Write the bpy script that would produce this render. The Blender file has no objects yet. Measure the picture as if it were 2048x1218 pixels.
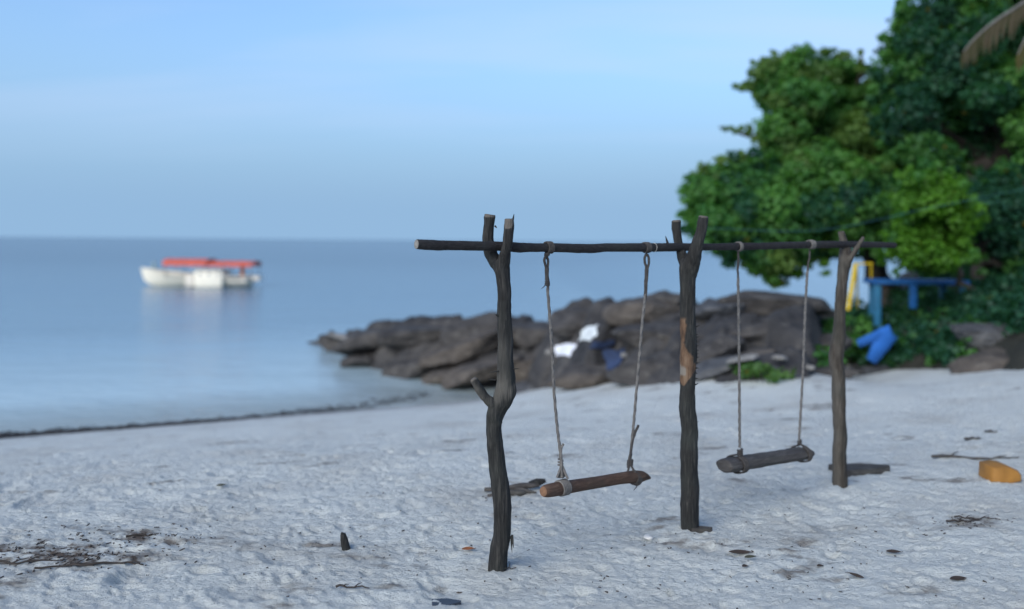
import bpy, bmesh, math, random
import numpy as np
from mathutils import Vector, Matrix

random.seed(7)
RNG = np.random.default_rng(7)
C = bpy.context.scene.collection
R = math.radians
SC = bpy.context.scene

# ------------------------------------------------------------------ camera, sky, sun, exposure
CAM_H = 1.55
LENS = 30.0
FPX = LENS / 36.0 * 2048.0          # focal length in photograph pixels
ROLL = R(0.47)
CX, CY = 1024.0, 481.5              # where the level axis meets the photograph
SEA = -1.30
SUN_ELEV, SUN_ROT = R(29.0), R(-145.0)
SKY_STRENGTH, SUN_STRENGTH, EXPOSURE = 0.094, 1.5, 1.24

cam_d = bpy.data.cameras.new('camera'); cam = bpy.data.objects.new('camera', cam_d); C.objects.link(cam)
cam_d.lens = LENS; cam_d.sensor_width = 36.0
cam_d.shift_y = -(609.0 - CY) / 2048.0
cam_d.clip_start = 0.05; cam_d.clip_end = 40000.0
cam.matrix_world = Matrix.Translation((0, 0, CAM_H)) @ Matrix.Rotation(R(90), 4, 'X') @ Matrix.Rotation(ROLL, 4, 'Z')
cam_d.dof.use_dof = True
cam_d.dof.focus_distance = 4.05
cam_d.dof.aperture_fstop = 0.80
SC.camera = cam

W = bpy.data.worlds.new('World'); SC.world = W; W.use_nodes = True
nt = W.node_tree; nt.nodes.clear()
def wn(t, **k):
    n = nt.nodes.new(t)
    for a, b in k.items(): setattr(n, a, b)
    return n
wo = wn('ShaderNodeOutputWorld'); bg = wn('ShaderNodeBackground')
sky = wn('ShaderNodeTexSky', sky_type='NISHITA', sun_disc=False)
sky.sun_elevation = SUN_ELEV; sky.sun_rotation = SUN_ROT
sky.air_density = 1.0; sky.dust_density = 0.1; sky.ozone_density = 4.8; sky.altitude = 0
geo = wn('ShaderNodeNewGeometry'); sep = wn('ShaderNodeSeparateXYZ')
nt.links.new(geo.outputs['Incoming'], sep.inputs[0])
up = wn('ShaderNodeMath', operation='ABSOLUTE'); nt.links.new(sep.outputs['Z'], up.inputs[0])
upa = wn('ShaderNodeMath', operation='ADD'); nt.links.new(up.outputs[0], upa.inputs[0]); upa.inputs[1].default_value = 0.12
comb = wn('ShaderNodeCombineXYZ')
for i, ax in enumerate('XY'):
    dv = wn('ShaderNodeMath', operation='DIVIDE'); nt.links.new(sep.outputs[ax], dv.inputs[0]); nt.links.new(upa.outputs[0], dv.inputs[1])
    nt.links.new(dv.outputs[0], comb.inputs[i])
cmap = wn('ShaderNodeMapping'); cmap.inputs['Scale'].default_value = (0.30, 1.25, 1); cmap.inputs['Location'].default_value = (2.3, 0.7, 0)
cmap.inputs['Rotation'].default_value = (0, 0, R(14))
nt.links.new(comb.outputs[0], cmap.inputs[0])
cn = wn('ShaderNodeTexNoise'); cn.inputs['Scale'].default_value = 0.9; cn.inputs['Detail'].default_value = 5; cn.inputs['Roughness'].default_value = 0.5
cn.inputs['Distortion'].default_value = 0.4
nt.links.new(cmap.outputs[0], cn.inputs['Vector'])
cr = wn('ShaderNodeMapRange'); cr.inputs['From Min'].default_value = 0.47; cr.inputs['From Max'].default_value = 0.70
cr.inputs['To Min'].default_value = 0.0; cr.inputs['To Max'].default_value = 0.55
nt.links.new(cn.outputs['Fac'], cr.inputs['Value'])
hz = wn('ShaderNodeMapRange', interpolation_type='SMOOTHSTEP'); nt.links.new(up.outputs[0], hz.inputs['Value'])      # blue sea haze lying low all round
hz.inputs['From Min'].default_value = 0.03; hz.inputs['From Max'].default_value = 0.36; hz.inputs['To Min'].default_value = 1.0; hz.inputs['To Max'].default_value = 0.0
hm = wn('ShaderNodeMix', data_type='RGBA'); nt.links.new(hz.outputs[0], hm.inputs['Factor']); nt.links.new(sky.outputs[0], hm.inputs[6]); hm.inputs[7].default_value = (1.34, 2.20, 3.26, 1)
cm = wn('ShaderNodeMix', data_type='RGBA')
ce = wn('ShaderNodeMapRange', interpolation_type='SMOOTHSTEP'); nt.links.new(up.outputs[0], ce.inputs['Value'])      # the streaks thin out into the haze
ce.inputs['From Min'].default_value = 0.06; ce.inputs['From Max'].default_value = 0.20
cx = wn('ShaderNodeMath', operation='MULTIPLY'); nt.links.new(cr.outputs[0], cx.inputs[0]); nt.links.new(ce.outputs[0], cx.inputs[1])
nt.links.new(cx.outputs[0], cm.inputs['Factor']); nt.links.new(hm.outputs[2], cm.inputs[6])
cm.inputs[7].default_value = (2.75, 3.35, 4.55, 1)
nt.links.new(cm.outputs[2], bg.inputs['Color']); bg.inputs['Strength'].default_value = SKY_STRENGTH
nt.links.new(bg.outputs[0], wo.inputs[0])

sun_d = bpy.data.lights.new('sun', 'SUN'); sun = bpy.data.objects.new('sun', sun_d); C.objects.link(sun)
sun_d.energy = SUN_STRENGTH; sun_d.angle = R(48); sun_d.color = (1.0, 0.97, 0.90)
to_sun = Vector((math.sin(SUN_ROT) * math.cos(SUN_ELEV), math.cos(SUN_ROT) * math.cos(SUN_ELEV), math.sin(SUN_ELEV)))
sun.rotation_euler = to_sun.to_track_quat('Z', 'Y').to_euler()
sun.location = (-15, -25, 20)

SC.view_settings.view_transform = 'Standard'; SC.view_settings.look = 'None'
SC.view_settings.gamma = 1.0; SC.view_settings.use_curve_mapping = False
SC.view_settings.exposure = EXPOSURE
SC.cycles.max_bounces = 8; SC.cycles.transparent_max_bounces = 16
SC.cycles.use_denoising = True

# ------------------------------------------------------------------ geometry helpers
CA, SA = math.cos(ROLL), math.sin(ROLL)
def P(x, y, Y):
    """World point at depth Y that the photograph shows at (x, y)."""
    dx, dy = x - CX, y - CY
    return Vector(((dx * CA + dy * SA) / FPX * Y, Y, CAM_H + (dx * SA - dy * CA) / FPX * Y))
def pix(p):
    u = p[0] / p[1] * FPX; v = (p[2] - CAM_H) / p[1] * FPX
    return CX + u * CA + v * SA, CY - (-u * SA + v * CA)

def hsh(ix, iy, iz, seed=0):
    h = (ix.astype(np.int64) * 374761393 + iy.astype(np.int64) * 668265263 + iz.astype(np.int64) * 2147483647 + seed * 974711) & 0xFFFFFFFF
    h = ((h ^ (h >> 13)) * 1274126177) & 0xFFFFFFFF
    h = ((h ^ (h >> 16)) * 2246822519) & 0xFFFFFFFF
    return ((h ^ (h >> 15)) & 0xFFFFFF) / float(0xFFFFFF)
def noise3(p, seed=0):
    """smooth value noise in -1..1 at points p (N,3)"""
    f = np.floor(p); t = p - f; t = t * t * t * (t * (t * 6 - 15) + 10); i = f.astype(np.int64)
    r = np.zeros(len(p))
    for a in (0, 1):
        for b in (0, 1):
            for c in (0, 1):
                w = (t[:, 0] if a else 1 - t[:, 0]) * (t[:, 1] if b else 1 - t[:, 1]) * (t[:, 2] if c else 1 - t[:, 2])
                r += w * hsh(i[:, 0] + a, i[:, 1] + b, i[:, 2] + c, seed)
    return r * 2 - 1
def fbm(p, octv=4, seed=0, gain=0.5):
    a, s, r = 1.0, 0.0, np.zeros(len(p)); q = np.array(p, dtype=float)
    for k in range(octv):
        r += a * noise3(q, seed + k); s += a; a *= gain; q = q * 2.03 + 17.1
    return r / s
def cells2(x, y, seed=0):
    """Worley in the plane: F1, F2, cell hash a, cell hash b, offset to the cell point"""
    ix, iy = np.floor(x).astype(np.int64), np.floor(y).astype(np.int64)
    F1 = np.full(len(x), 9.0); F2 = np.full(len(x), 9.0)
    A = np.zeros(len(x)); B = np.zeros(len(x)); DX = np.zeros(len(x)); DY = np.zeros(len(x)); z = np.zeros_like(ix)
    for a in (-1, 0, 1):
        for b in (-1, 0, 1):
            hx = hsh(ix + a, iy + b, z, seed); hy = hsh(ix + a, iy + b, z, seed + 5)
            dx = x - (ix + a + hx); dy = y - (iy + b + hy); d = np.hypot(dx, dy)
            n = d < F1
            F2 = np.where(n, F1, np.minimum(F2, d))
            A = np.where(n, hsh(ix + a, iy + b, z, seed + 11), A); B = np.where(n, hsh(ix + a, iy + b, z, seed + 23), B)
            DX = np.where(n, dx, DX); DY = np.where(n, dy, DY); F1 = np.where(n, d, F1)
    return F1, F2, A, B, DX, DY
def sstep(a, b, x):
    t = np.clip((x - a) / (b - a), 0, 1); return t * t * (3 - 2 * t)

def fast_mesh(name, verts, faces, smooth=True):
    """verts (N,3) and an (M,k) index array, or a list of faces"""
    me = bpy.data.meshes.new(name)
    verts = np.asarray(verts, dtype=np.float32)
    if isinstance(faces, np.ndarray):
        k = faces.shape[1]; n = len(faces)
        me.vertices.add(len(verts)); me.vertices.foreach_set('co', verts.ravel())
        me.loops.add(n * k); me.loops.foreach_set('vertex_index', faces.astype(np.int32).ravel())
        me.polygons.add(n); me.polygons.foreach_set('loop_start', np.arange(0, n * k, k, dtype=np.int32))
        me.update(calc_edges=True); me.validate()
    else:
        me.from_pydata([tuple(map(float, v)) for v in verts], [], faces); me.update()
    if smooth: me.polygons.foreach_set('use_smooth', np.ones(len(me.polygons), dtype=bool))
    return me
def attr(me, name, vals):
    vals = np.asarray(vals, dtype=np.float32)
    if vals.ndim == 1:
        a = me.attributes.new(name, 'FLOAT', 'POINT'); a.data.foreach_set('value', vals)
    else:
        if vals.shape[1] == 3: vals = np.hstack([vals, np.ones((len(vals), 1), np.float32)])
        a = me.attributes.new(name, 'FLOAT_COLOR', 'POINT'); a.data.foreach_set('color', vals.ravel())

def tag(o, label=None, cat=None, group=None, kind=None):
    if label: o['label'] = label
    if cat: o['category'] = cat
    if group: o['group'] = group
    if kind: o['kind'] = kind
    return o
def thing(name, loc, label, cat, group=None):
    o = bpy.data.objects.new(name, None); C.objects.link(o); o.location = loc
    o.empty_display_size = 0.1
    return tag(o, label, cat, group)
def link(name, me, mat, parent=None, loc=None):
    """One mesh object; vertices come in world space. Its origin goes to loc (or its parent's base)."""
    o = bpy.data.objects.new(name, me); C.objects.link(o)
    if mat is not None and not me.materials: me.materials.append(mat)
    if parent is not None:
        b = Vector((0, 0, 0)); q = parent
        while q is not None: b += Vector(q.location); q = q.parent
        me.transform(Matrix.Translation(-b)); o.parent = parent
    elif loc is not None:
        me.transform(Matrix.Translation(-Vector(loc))); o.location = loc
    return o

class MB:
    """collects tubes, boxes and the like into one mesh"""
    def __init__(s): s.v = []; s.f = []
    def add(s, vs, fs):
        n = len(s.v); s.v += [tuple(v) for v in vs]; s.f += [tuple(i + n for i in f) for f in fs]
    def tube(s, pts, rad, seg=10, caps=True, wob=None, taper_tip=False):
        pts = [Vector(p) for p in pts]
        if not hasattr(rad, '__len__'): rad = [rad] * len(pts)
        vs, fs = [], []
        t0 = (pts[1] - pts[0]).normalized()
        ref = Vector((0, 1, 0)) if abs(t0.y) < 0.8 else Vector((1, 0, 0))
        nrm = t0.cross(ref).normalized()
        for i, p in enumerate(pts):
            t = (pts[min(i + 1, len(pts) - 1)] - pts[max(i - 1, 0)]).normalized()
            nrm = (nrm - t * nrm.dot(t)).normalized(); bi = t.cross(nrm)
            for k in range(seg):
                a = 2 * math.pi * k / seg; r = rad[i] * (wob(i, a) if wob else 1.0)
                vs.append(p + nrm * math.cos(a) * r + bi * math.sin(a) * r)
        for i in range(len(pts) - 1):
            for k in range(seg):
                k2 = (k + 1) % seg
                fs.append((i * seg + k, i * seg + k2, (i + 1) * seg + k2, (i + 1) * seg + k))
        if caps:
            fs.append(tuple(reversed(range(seg)))); fs.append(tuple((len(pts) - 1) * seg + k for k in range(seg)))
        s.add(vs, fs)
    def box(s, c, size, rot=None, bev=0.0):
        bm = bmesh.new(); bmesh.ops.create_cube(bm, size=1.0)
        for v in bm.verts: v.co = Vector((v.co.x * size[0], v.co.y * size[1], v.co.z * size[2]))
        if bev: bmesh.ops.bevel(bm, geom=bm.edges[:], offset=bev, segments=2, affect='EDGES', profile=0.6)
        M = Matrix.Translation(c) @ (rot.to_4x4() if rot is not None else Matrix())
        bm.transform(M); bm.verts.index_update()
        s.add([v.co.copy() for v in bm.verts], [tuple(v.index for v in f.verts) for f in bm.faces]); bm.free()
    def mesh(s, name, smooth=True, sharp=None):
        me = bpy.data.meshes.new(name); me.from_pydata(s.v, [], s.f); me.update()
        if smooth:
            me.polygons.foreach_set('use_smooth', np.ones(len(me.polygons), dtype=bool))
            if sharp: me.set_sharp_from_angle(angle=R(sharp))
        return me
    def build(s, name, mat, parent=None, loc=None, smooth=True, sharp=40): return link(name, s.mesh(name, smooth, sharp), mat, parent, loc)

def spline(pts, n):
    """Catmull-Rom through pts (any tuple length)"""
    pts = [np.array(p, float) for p in pts]; q = [2 * pts[0] - pts[1]] + pts + [2 * pts[-1] - pts[-2]]; out = []
    for i in range(1, len(q) - 2):
        for k in range(n):
            t = k / n
            out.append(0.5 * ((2 * q[i]) + (-q[i-1] + q[i+1]) * t + (2*q[i-1] - 5*q[i] + 4*q[i+1] - q[i+2]) * t*t + (-q[i-1] + 3*q[i] - 3*q[i+1] + q[i+2]) * t**3))
    out.append(pts[-1]); return out

# ------------------------------------------------------------------ materials
def mat(name):
    m = bpy.data.materials.new(name); m.use_nodes = True
    t = m.node_tree; b = t.nodes['Principled BSDF']
    return m, t, b
def nd(t, ty, **k):
    n = t.nodes.new(ty)
    for a, v in k.items(): setattr(n, a, v)
    return n
def noise_node(t, scale, detail=4, rough=0.55, mapping=None, dist=0.0, coord='Object'):
    tc = nd(t, 'ShaderNodeTexCoord'); n = nd(t, 'ShaderNodeTexNoise')
    n.inputs['Scale'].default_value = scale; n.inputs['Detail'].default_value = detail; n.inputs['Roughness'].default_value = rough
    n.inputs['Distortion'].default_value = dist
    if mapping:
        mp = nd(t, 'ShaderNodeMapping'); mp.inputs['Scale'].default_value = mapping
        t.links.new(tc.outputs[coord], mp.inputs[0]); t.links.new(mp.outputs[0], n.inputs['Vector'])
    else: t.links.new(tc.outputs[coord], n.inputs['Vector'])
    return n
def ramp(t, src, stops):
    r = nd(t, 'ShaderNodeValToRGB'); t.links.new(src, r.inputs[0]); e = r.color_ramp.elements
    while len(e) < len(stops): e.new(0.5)
    for el, (p, c) in zip(e, stops): el.position = p; el.color = (*c, 1)
    return r
def mixc(t, fac, a, b, blend='MIX'):
    m = nd(t, 'ShaderNodeMix', data_type='RGBA', blend_type=blend)
    for sock, v in ((m.inputs['Factor'], fac), (m.inputs[6], a), (m.inputs[7], b)):
        if hasattr(v, 'is_linked'): t.links.new(v, sock)
        elif isinstance(v, (int, float)): sock.default_value = v
        else: sock.default_value = (*v, 1)
    return m.outputs[2]
def mathn(t, op, a, b=None):
    m = nd(t, 'ShaderNodeMath', operation=op)
    for i, v in enumerate((a, b)):
        if v is None: continue
        if hasattr(v, 'is_linked'): t.links.new(v, m.inputs[i])
        else: m.inputs[i].default_value = v
    return m.outputs[0]
def bump(t, b, h, strength=0.5, dist=0.01):
    n = nd(t, 'ShaderNodeBump'); n.inputs['Strength'].default_value = strength; n.inputs['Distance'].default_value = dist
    t.links.new(h, n.inputs['Height']); t.links.new(n.outputs[0], b.inputs['Normal']); return n

def simple(name, col, rough=0.6, var=0.25, scale=12, bmp=0.0, metal=0.0):
    m, t, b = mat(name)
    n = noise_node(t, scale)
    lo = tuple(c * (1 - var) for c in col); hi = tuple(min(1, c * (1 + var)) for c in col)
    r = ramp(t, n.outputs['Fac'], [(0.3, lo), (0.7, hi)])
    t.links.new(r.outputs[0], b.inputs['Base Color']); b.inputs['Roughness'].default_value = rough; b.inputs['Metallic'].default_value = metal
    if bmp: bump(t, b, n.outputs['Fac'], 0.6, bmp)
    return m

def sand_material():
    m, t, b = mat('sand')
    n1 = noise_node(t, 1.1, 5, 0.6); n2 = noise_node(t, 34, 6, 0.72, (1, 1.7, 1)); n3 = noise_node(t, 700, 2, 0.6); n4 = noise_node(t, 7, 4, 0.6, (1, 1.6, 1))
    base = ramp(t, n1.outputs['Fac'], [(0.30, (0.58, 0.58, 0.54)), (0.50, (0.68, 0.70, 0.665)), (0.75, (0.72, 0.745, 0.71))]).outputs[0]
    fine = ramp(t, n2.outputs['Fac'], [(0.28, (0.80, 0.78, 0.76)), (0.46, (1, 1, 1))]).outputs[0]
    c = mixc(t, 0.5, base, fine, 'MULTIPLY')
    gr = ramp(t, n3.outputs['Fac'], [(0.30, (0.58, 0.54, 0.50)), (0.45, (1, 1, 1)), (0.7, (1.08, 1.07, 1.05))]).outputs[0]
    c = mixc(t, 0.35, c, gr, 'MULTIPLY')
    at = nd(t, 'ShaderNodeAttribute', attribute_name='debris')       # brown plant crumbs mixed into the sand
    dm = mathn(t, 'MULTIPLY', at.outputs['Fac'], ramp(t, n4.outputs['Fac'], [(0.42, (0, 0, 0)), (0.6, (1, 1, 1))]).outputs[0])
    c = mixc(t, dm, c, (0.13, 0.10, 0.08))
    wet = nd(t, 'ShaderNodeAttribute', attribute_name='wet')
    c = mixc(t, wet.outputs['Fac'], c, (0.42, 0.415, 0.395))
    t.links.new(c, b.inputs['Base Color']); b.inputs['Roughness'].default_value = 0.95
    b.inputs['Specular IOR Level'].default_value = 0.15
    rr = nd(t, 'ShaderNodeMapRange'); t.links.new(wet.outputs['Fac'], rr.inputs[0]); rr.inputs['To Min'].default_value = 0.95; rr.inputs['To Max'].default_value = 0.4
    t.links.new(rr.outputs[0], b.inputs['Roughness'])
    h = mathn(t, 'ADD', mathn(t, 'MULTIPLY', n2.outputs['Fac'], 1.0), mathn(t, 'MULTIPLY', n3.outputs['Fac'], 0.12))
    bump(t, b, h, 1.0, 0.030)
    return m

def wood_material(name, dark, mid, light, cutc=(0.115, 0.10, 0.085), grain=(26, 26, 2.6)):
    m, t, b = mat(name)
    n = noise_node(t, 3.2, 6, 0.65, grain, 0.3); n2 = noise_node(t, 5.0, 4, 0.6)
    c = ramp(t, n.outputs['Fac'], [(0.30, dark), (0.52, mid), (0.72, light)]).outputs[0]
    c = mixc(t, mathn(t, 'MULTIPLY', ramp(t, n2.outputs['Fac'], [(0.45, (0, 0, 0)), (0.7, (1, 1, 1))]).outputs[0], 0.35), c, (0.046, 0.052, 0.044))
    cut = nd(t, 'ShaderNodeAttribute', attribute_name='cut'); bare = nd(t, 'ShaderNodeAttribute', attribute_name='bare'); pale = nd(t, 'ShaderNodeAttribute', attribute_name='pale')
    nb = noise_node(t, 9, 5, 0.6, (3, 3, 1))
    c = mixc(t, bare.outputs['Fac'], c, ramp(t, nb.outputs['Fac'], [(0.3, (0.045, 0.024, 0.015)), (0.52, (0.135, 0.080, 0.047)), (0.75, (0.215, 0.145, 0.095))]).outputs[0])
    c = mixc(t, pale.outputs['Fac'], c, (0.22, 0.20, 0.17))
    c = mixc(t, cut.outputs['Fac'], c, cutc)
    t.links.new(c, b.inputs['Base Color']); b.inputs['Roughness'].default_value = 0.82; b.inputs['Specular IOR Level'].default_value = 0.3
    bump(t, b, n.outputs['Fac'], 0.9, 0.012)
    return m

def leaf_material(name, trans=0.5, rough=0.55):
    m, t, b = mat(name)
    at = nd(t, 'ShaderNodeAttribute', attribute_name='col')
    t.links.new(at.outputs['Color'], b.inputs['Base Color']); b.inputs['Roughness'].default_value = rough; b.inputs['Specular IOR Level'].default_value = 0.35
    tr = nd(t, 'ShaderNodeBsdfTranslucent'); hs = mixc(t, 1.0, at.outputs['Color'], (1.5, 1.6, 0.6), 'MULTIPLY'); t.links.new(hs, tr.inputs['Color'])
    mx = nd(t, 'ShaderNodeMixShader'); mx.inputs[0].default_value = trans
    t.links.new(b.outputs[0], mx.inputs[1]); t.links.new(tr.outputs[0], mx.inputs[2])
    t.links.new(mx.outputs[0], t.nodes['Material Output'].inputs[0])
    return m

def rock_material(name, a, b_, c_, lichen=(0.24, 0.22, 0.19)):
    m, t, b = mat(name)
    n = noise_node(t, 1.6, 6, 0.62, (1, 1, 2.2), 0.5, 'Generated' if False else 'Object'); n2 = noise_node(t, 9, 5, 0.6)
    c = ramp(t, n.outputs['Fac'], [(0.32, a), (0.5, b_), (0.70, c_)]).outputs[0]
    c = mixc(t, ramp(t, n2.outputs['Fac'], [(0.56, (0, 0, 0)), (0.70, (0.55, 0.55, 0.55))]).outputs[0], c, lichen)
    t.links.new(c, b.inputs['Base Color']); b.inputs['Roughness'].default_value = 0.85; b.inputs['Specular IOR Level'].default_value = 0.3
    bump(t, b, mathn(t, 'ADD', n.outputs['Fac'], mathn(t, 'MULTIPLY', n2.outputs['Fac'], 0.35)), 0.9, 0.12)
    return m

def sea_material():
    m, t, b = mat('sea_water')
    dp = nd(t, 'ShaderNodeAttribute', attribute_name='depth')
    c = ramp(t, mathn(t, 'MULTIPLY', dp.outputs['Fac'], 0.2), [(0.0, (0.48, 0.53, 0.50)), (0.08, (0.40, 0.50, 0.52)), (0.30, (0.25, 0.36, 0.42)), (0.6, (0.10, 0.18, 0.25)), (1.0, (0.020, 0.065, 0.125))]).outputs[0]
    t.links.new(c, b.inputs['Base Color'])
    b.inputs['Roughness'].default_value = 0.20; b.inputs['IOR'].default_value = 1.333
    a = noise_node(t, 1.3, 3, 0.5, (0.35, 1.0, 1), 0.3); a2 = noise_node(t, 0.16, 3, 0.55, (0.4, 1.0, 1), 0.2); a3 = noise_node(t, 5.5, 2, 0.5, (0.5, 1.0, 1))
    h = mathn(t, 'ADD', mathn(t, 'MULTIPLY', a.outputs['Fac'], 0.10), mathn(t, 'ADD', mathn(t, 'MULTIPLY', a2.outputs['Fac'], 0.25), mathn(t, 'MULTIPLY', a3.outputs['Fac'], 0.05)))
    bump(t, b, h, 1.0, 0.55)
    al = nd(t, 'ShaderNodeMapRange'); t.links.new(dp.outputs['Fac'], al.inputs[0])
    al.inputs['From Min'].default_value = 0.0; al.inputs['From Max'].default_value = 0.45; al.inputs['To Min'].default_value = 0.55; al.inputs['To Max'].default_value = 1.0
    t.links.new(al.outputs[0], b.inputs['Alpha'])
    return m

M = {}
M['sand'] = sand_material()
M['sea'] = sea_material()
M['post'] = wood_material('weathered_bark', (0.009, 0.0085, 0.008), (0.021, 0.020, 0.0185), (0.064, 0.059, 0.052))
M['post_far'] = wood_material('weathered_bark_brown', (0.019, 0.015, 0.0115), (0.048, 0.039, 0.030), (0.098, 0.082, 0.066))
M['beam'] = wood_material('dark_pole_wood', (0.010, 0.0085, 0.009), (0.020, 0.017, 0.018), (0.038, 0.033, 0.032), (0.30, 0.27, 0.24), (3, 26, 26))
M['seat_brown'] = wood_material('brown_log', (0.050, 0.028, 0.019), (0.092, 0.052, 0.034), (0.145, 0.090, 0.061), (0.26, 0.15, 0.085), (2.4, 4, 26))
M['seat_grey'] = wood_material('grey_log', (0.040, 0.035, 0.033), (0.075, 0.066, 0.060), (0.125, 0.112, 0.100), (0.17, 0.14, 0.11), (2.4, 4, 26))
M['drift'] = wood_material('driftwood', (0.030, 0.026, 0.024), (0.070, 0.062, 0.056), (0.13, 0.115, 0.10), (0.2, 0.17, 0.14), (3, 14, 14))
M['twig'] = simple('dark_twig', (0.035, 0.027, 0.022), 0.85, 0.4, 30)
M['rope'] = simple('grey_rope', (0.125, 0.115, 0.105), 0.9, 0.3, 60)
M['rope_dark'] = simple('dark_rope', (0.050, 0.044, 0.040), 0.9, 0.35, 60)
M['twine'] = simple('pale_twine', (0.42, 0.40, 0.36), 0.85, 0.2, 60)
M['bark'] = simple('tree_bark', (0.050, 0.042, 0.034), 0.9, 0.4, 6, 0.03)
M['leaf'] = leaf_material('leaf')
M['leaf_dry'] = leaf_material('dry_frond_leaf', 0.25, 0.6)
M['rock'] = rock_material('dark_rock', (0.023, 0.021, 0.021), (0.058, 0.053, 0.050), (0.108, 0.097, 0.087), (0.15, 0.14, 0.125))
M['rock_brown'] = rock_material('brown_rock', (0.030, 0.026, 0.023), (0.082, 0.069, 0.058), (0.140, 0.117, 0.095), (0.18, 0.16, 0.135))
M['rock_grey'] = rock_material('grey_rock', (0.035, 0.036, 0.039), (0.075, 0.076, 0.080), (0.13, 0.13, 0.13), (0.2, 0.195, 0.19))
M['rock_pale'] = rock_material('pale_rock', (0.13, 0.12, 0.108), (0.23, 0.215, 0.195), (0.33, 0.31, 0.28), (0.38, 0.36, 0.33))
M['soil'] = simple('leaf_mould', (0.045, 0.038, 0.030), 0.95, 0.5, 3, 0.06)

# ------------------------------------------------------------------ ground shape
def rampf(t, w): return np.where(t <= 0, 0, np.where(t < w, t * t / (2 * w), t - w / 2))
def base_z(X, Y):
    X = np.asarray(X, float); Y = np.asarray(Y, float)
    s = -0.41 * X + 0.91 * Y
    z = -0.1557 * rampf(s - 4.2, 3.0)
    z = np.maximum(z, -3.6 + 0.02 * (z + 3.6))
    z = z + 0.085 * rampf(X - 2.6, 2.0) * sstep(2.0, 6.0, Y) + 0.15 * rampf(X + 1.0, 1.2) * sstep(8.0, 13.0, Y) * (1 - sstep(3.0, 5.0, X))
    z = z + 0.05 * rampf(-(Y + 3.5), 5.0)
    return z
def _dim():
    out = []
    for i in range(5200):
        big = i < 120
        out.append((RNG.uniform(-5.5, 7.5), 2.4 + 9.5 * RNG.random() ** 1.5, RNG.uniform(.07, .11) if big else RNG.uniform(.010, .036), RNG.uniform(.010, .020) if big else RNG.uniform(.005, .017),
                    RNG.normal() * .45 if not big else RNG.uniform(0, math.pi), RNG.uniform(1.3, 2.6)))
    return np.array(out)
DIM = _dim()
POSTS = ((-0.07, 4.0), (0.955, 4.58), (2.09, 5.43))
def dimples(X, Y, a, b, r, d, th, el):
    dx, dy = X - a, Y - b
    u = (dx * np.cos(th) + dy * np.sin(th)) / el; v = -dx * np.sin(th) + dy * np.cos(th)
    e = np.hypot(u, v) / r
    return -d * np.exp(-(e * 1.12) ** 4) + (0.5 * d * np.exp(-((e - 1.25) / 0.30) ** 2)) * (0.6 + 0.4 * v / (r * np.maximum(e, .05)))
def ground_z(X, Y):
    X = np.atleast_1d(np.asarray(X, float)); Y = np.atleast_1d(np.asarray(Y, float))
    z = base_z(X, Y)
    dry = sstep(-1.25, -0.8, z)
    p = np.stack([X, Y, np.zeros_like(X)], 1)
    z = z + 0.022 * fbm(p * 0.75, 3, 3) * dry
    near = 1.0 - 0.5 * sstep(5.0, 11.0, Y)
    wx = X + 0.10 * fbm(p * 2.2, 2, 41); wy = Y + 0.10 * fbm(p * 2.2 + 5, 2, 42)
    q = np.stack([wx * 3.6 + 1.4 * wy, wy * 8.0, 0 * X], 1)
    z = z + 0.0095 * fbm(q, 4, 9, 0.6) * dry * near
    q2 = np.stack([wx * 12 + 7 * wy, wy * 30, 0 * X], 1)
    z = z + 0.0095 * (1 - 2.2 * np.abs(fbm(q2, 3, 15))) * dry * near
    q3 = np.stack([X * 34, Y * 48, 0 * X], 1)
    z = z + 0.0040 * fbm(q3, 2, 19) * dry * near
    dm = np.zeros_like(z)
    if len(X) < 200:
        for i in range(len(X)): dm[i] = dimples(X[i], Y[i], *DIM.T).sum()
    else:                                             # a grid, row by row from near to far
        for (a, b, r, d, th, el) in DIM:
            lo, hi = np.searchsorted(Y, (b - 2.4 * r * el, b + 2.4 * r * el))
            mk = np.nonzero(np.abs(X[lo:hi] - a) < 2.4 * r * el)[0] + lo
            if len(mk): dm[mk] += dimples(X[mk], Y[mk], a, b, r, d, th, el)
    for q in POSTS:                                     # sand heaped and scuffed round the post feet
        e = np.hypot(X - q[0], Y - q[1]); z = z + 0.012 * np.exp(-(e / 0.13) ** 2) * (0.7 + 0.5 * np.sin(3 * np.arctan2(Y - q[1], X - q[0]) + q[0])) - 0.012 * np.exp(-((e - .26) / .09) ** 2)
    return z + dm * dry * near
def gz(x, y): return float(ground_z(x, y)[0])
def ground_at(x, y, fn=base_z):
    """where the photograph's ray (x, y) meets the beach"""
    d = P(x, y, 1.0) - Vector((0, 0, CAM_H)); lo, prev = 0.5, 0.5
    Y = 1.5
    while Y < 60:
        p = Vector((0, 0, CAM_H)) + d * Y
        if p.z < float(fn(p.x, p.y)):
            a, b = prev, Y
            for _ in range(30):
                m = (a + b) / 2; q = Vector((0, 0, CAM_H)) + d * m
                if q.z < float(fn(q.x, q.y)): b = m
                else: a = m
            return Vector((0, 0, CAM_H)) + d * b
        prev = Y; Y += 0.05
    return Vector((0, 0, CAM_H)) + d * 40
def on_sand(x, y):
    p = ground_at(x, y); p.z = gz(p.x, p.y); return p
def sea_at(x, y):
    d = P(x, y, 1.0) - Vector((0, 0, CAM_H)); k = (SEA - CAM_H) / d.z
    return Vector((0, 0, CAM_H)) + d * k

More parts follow.
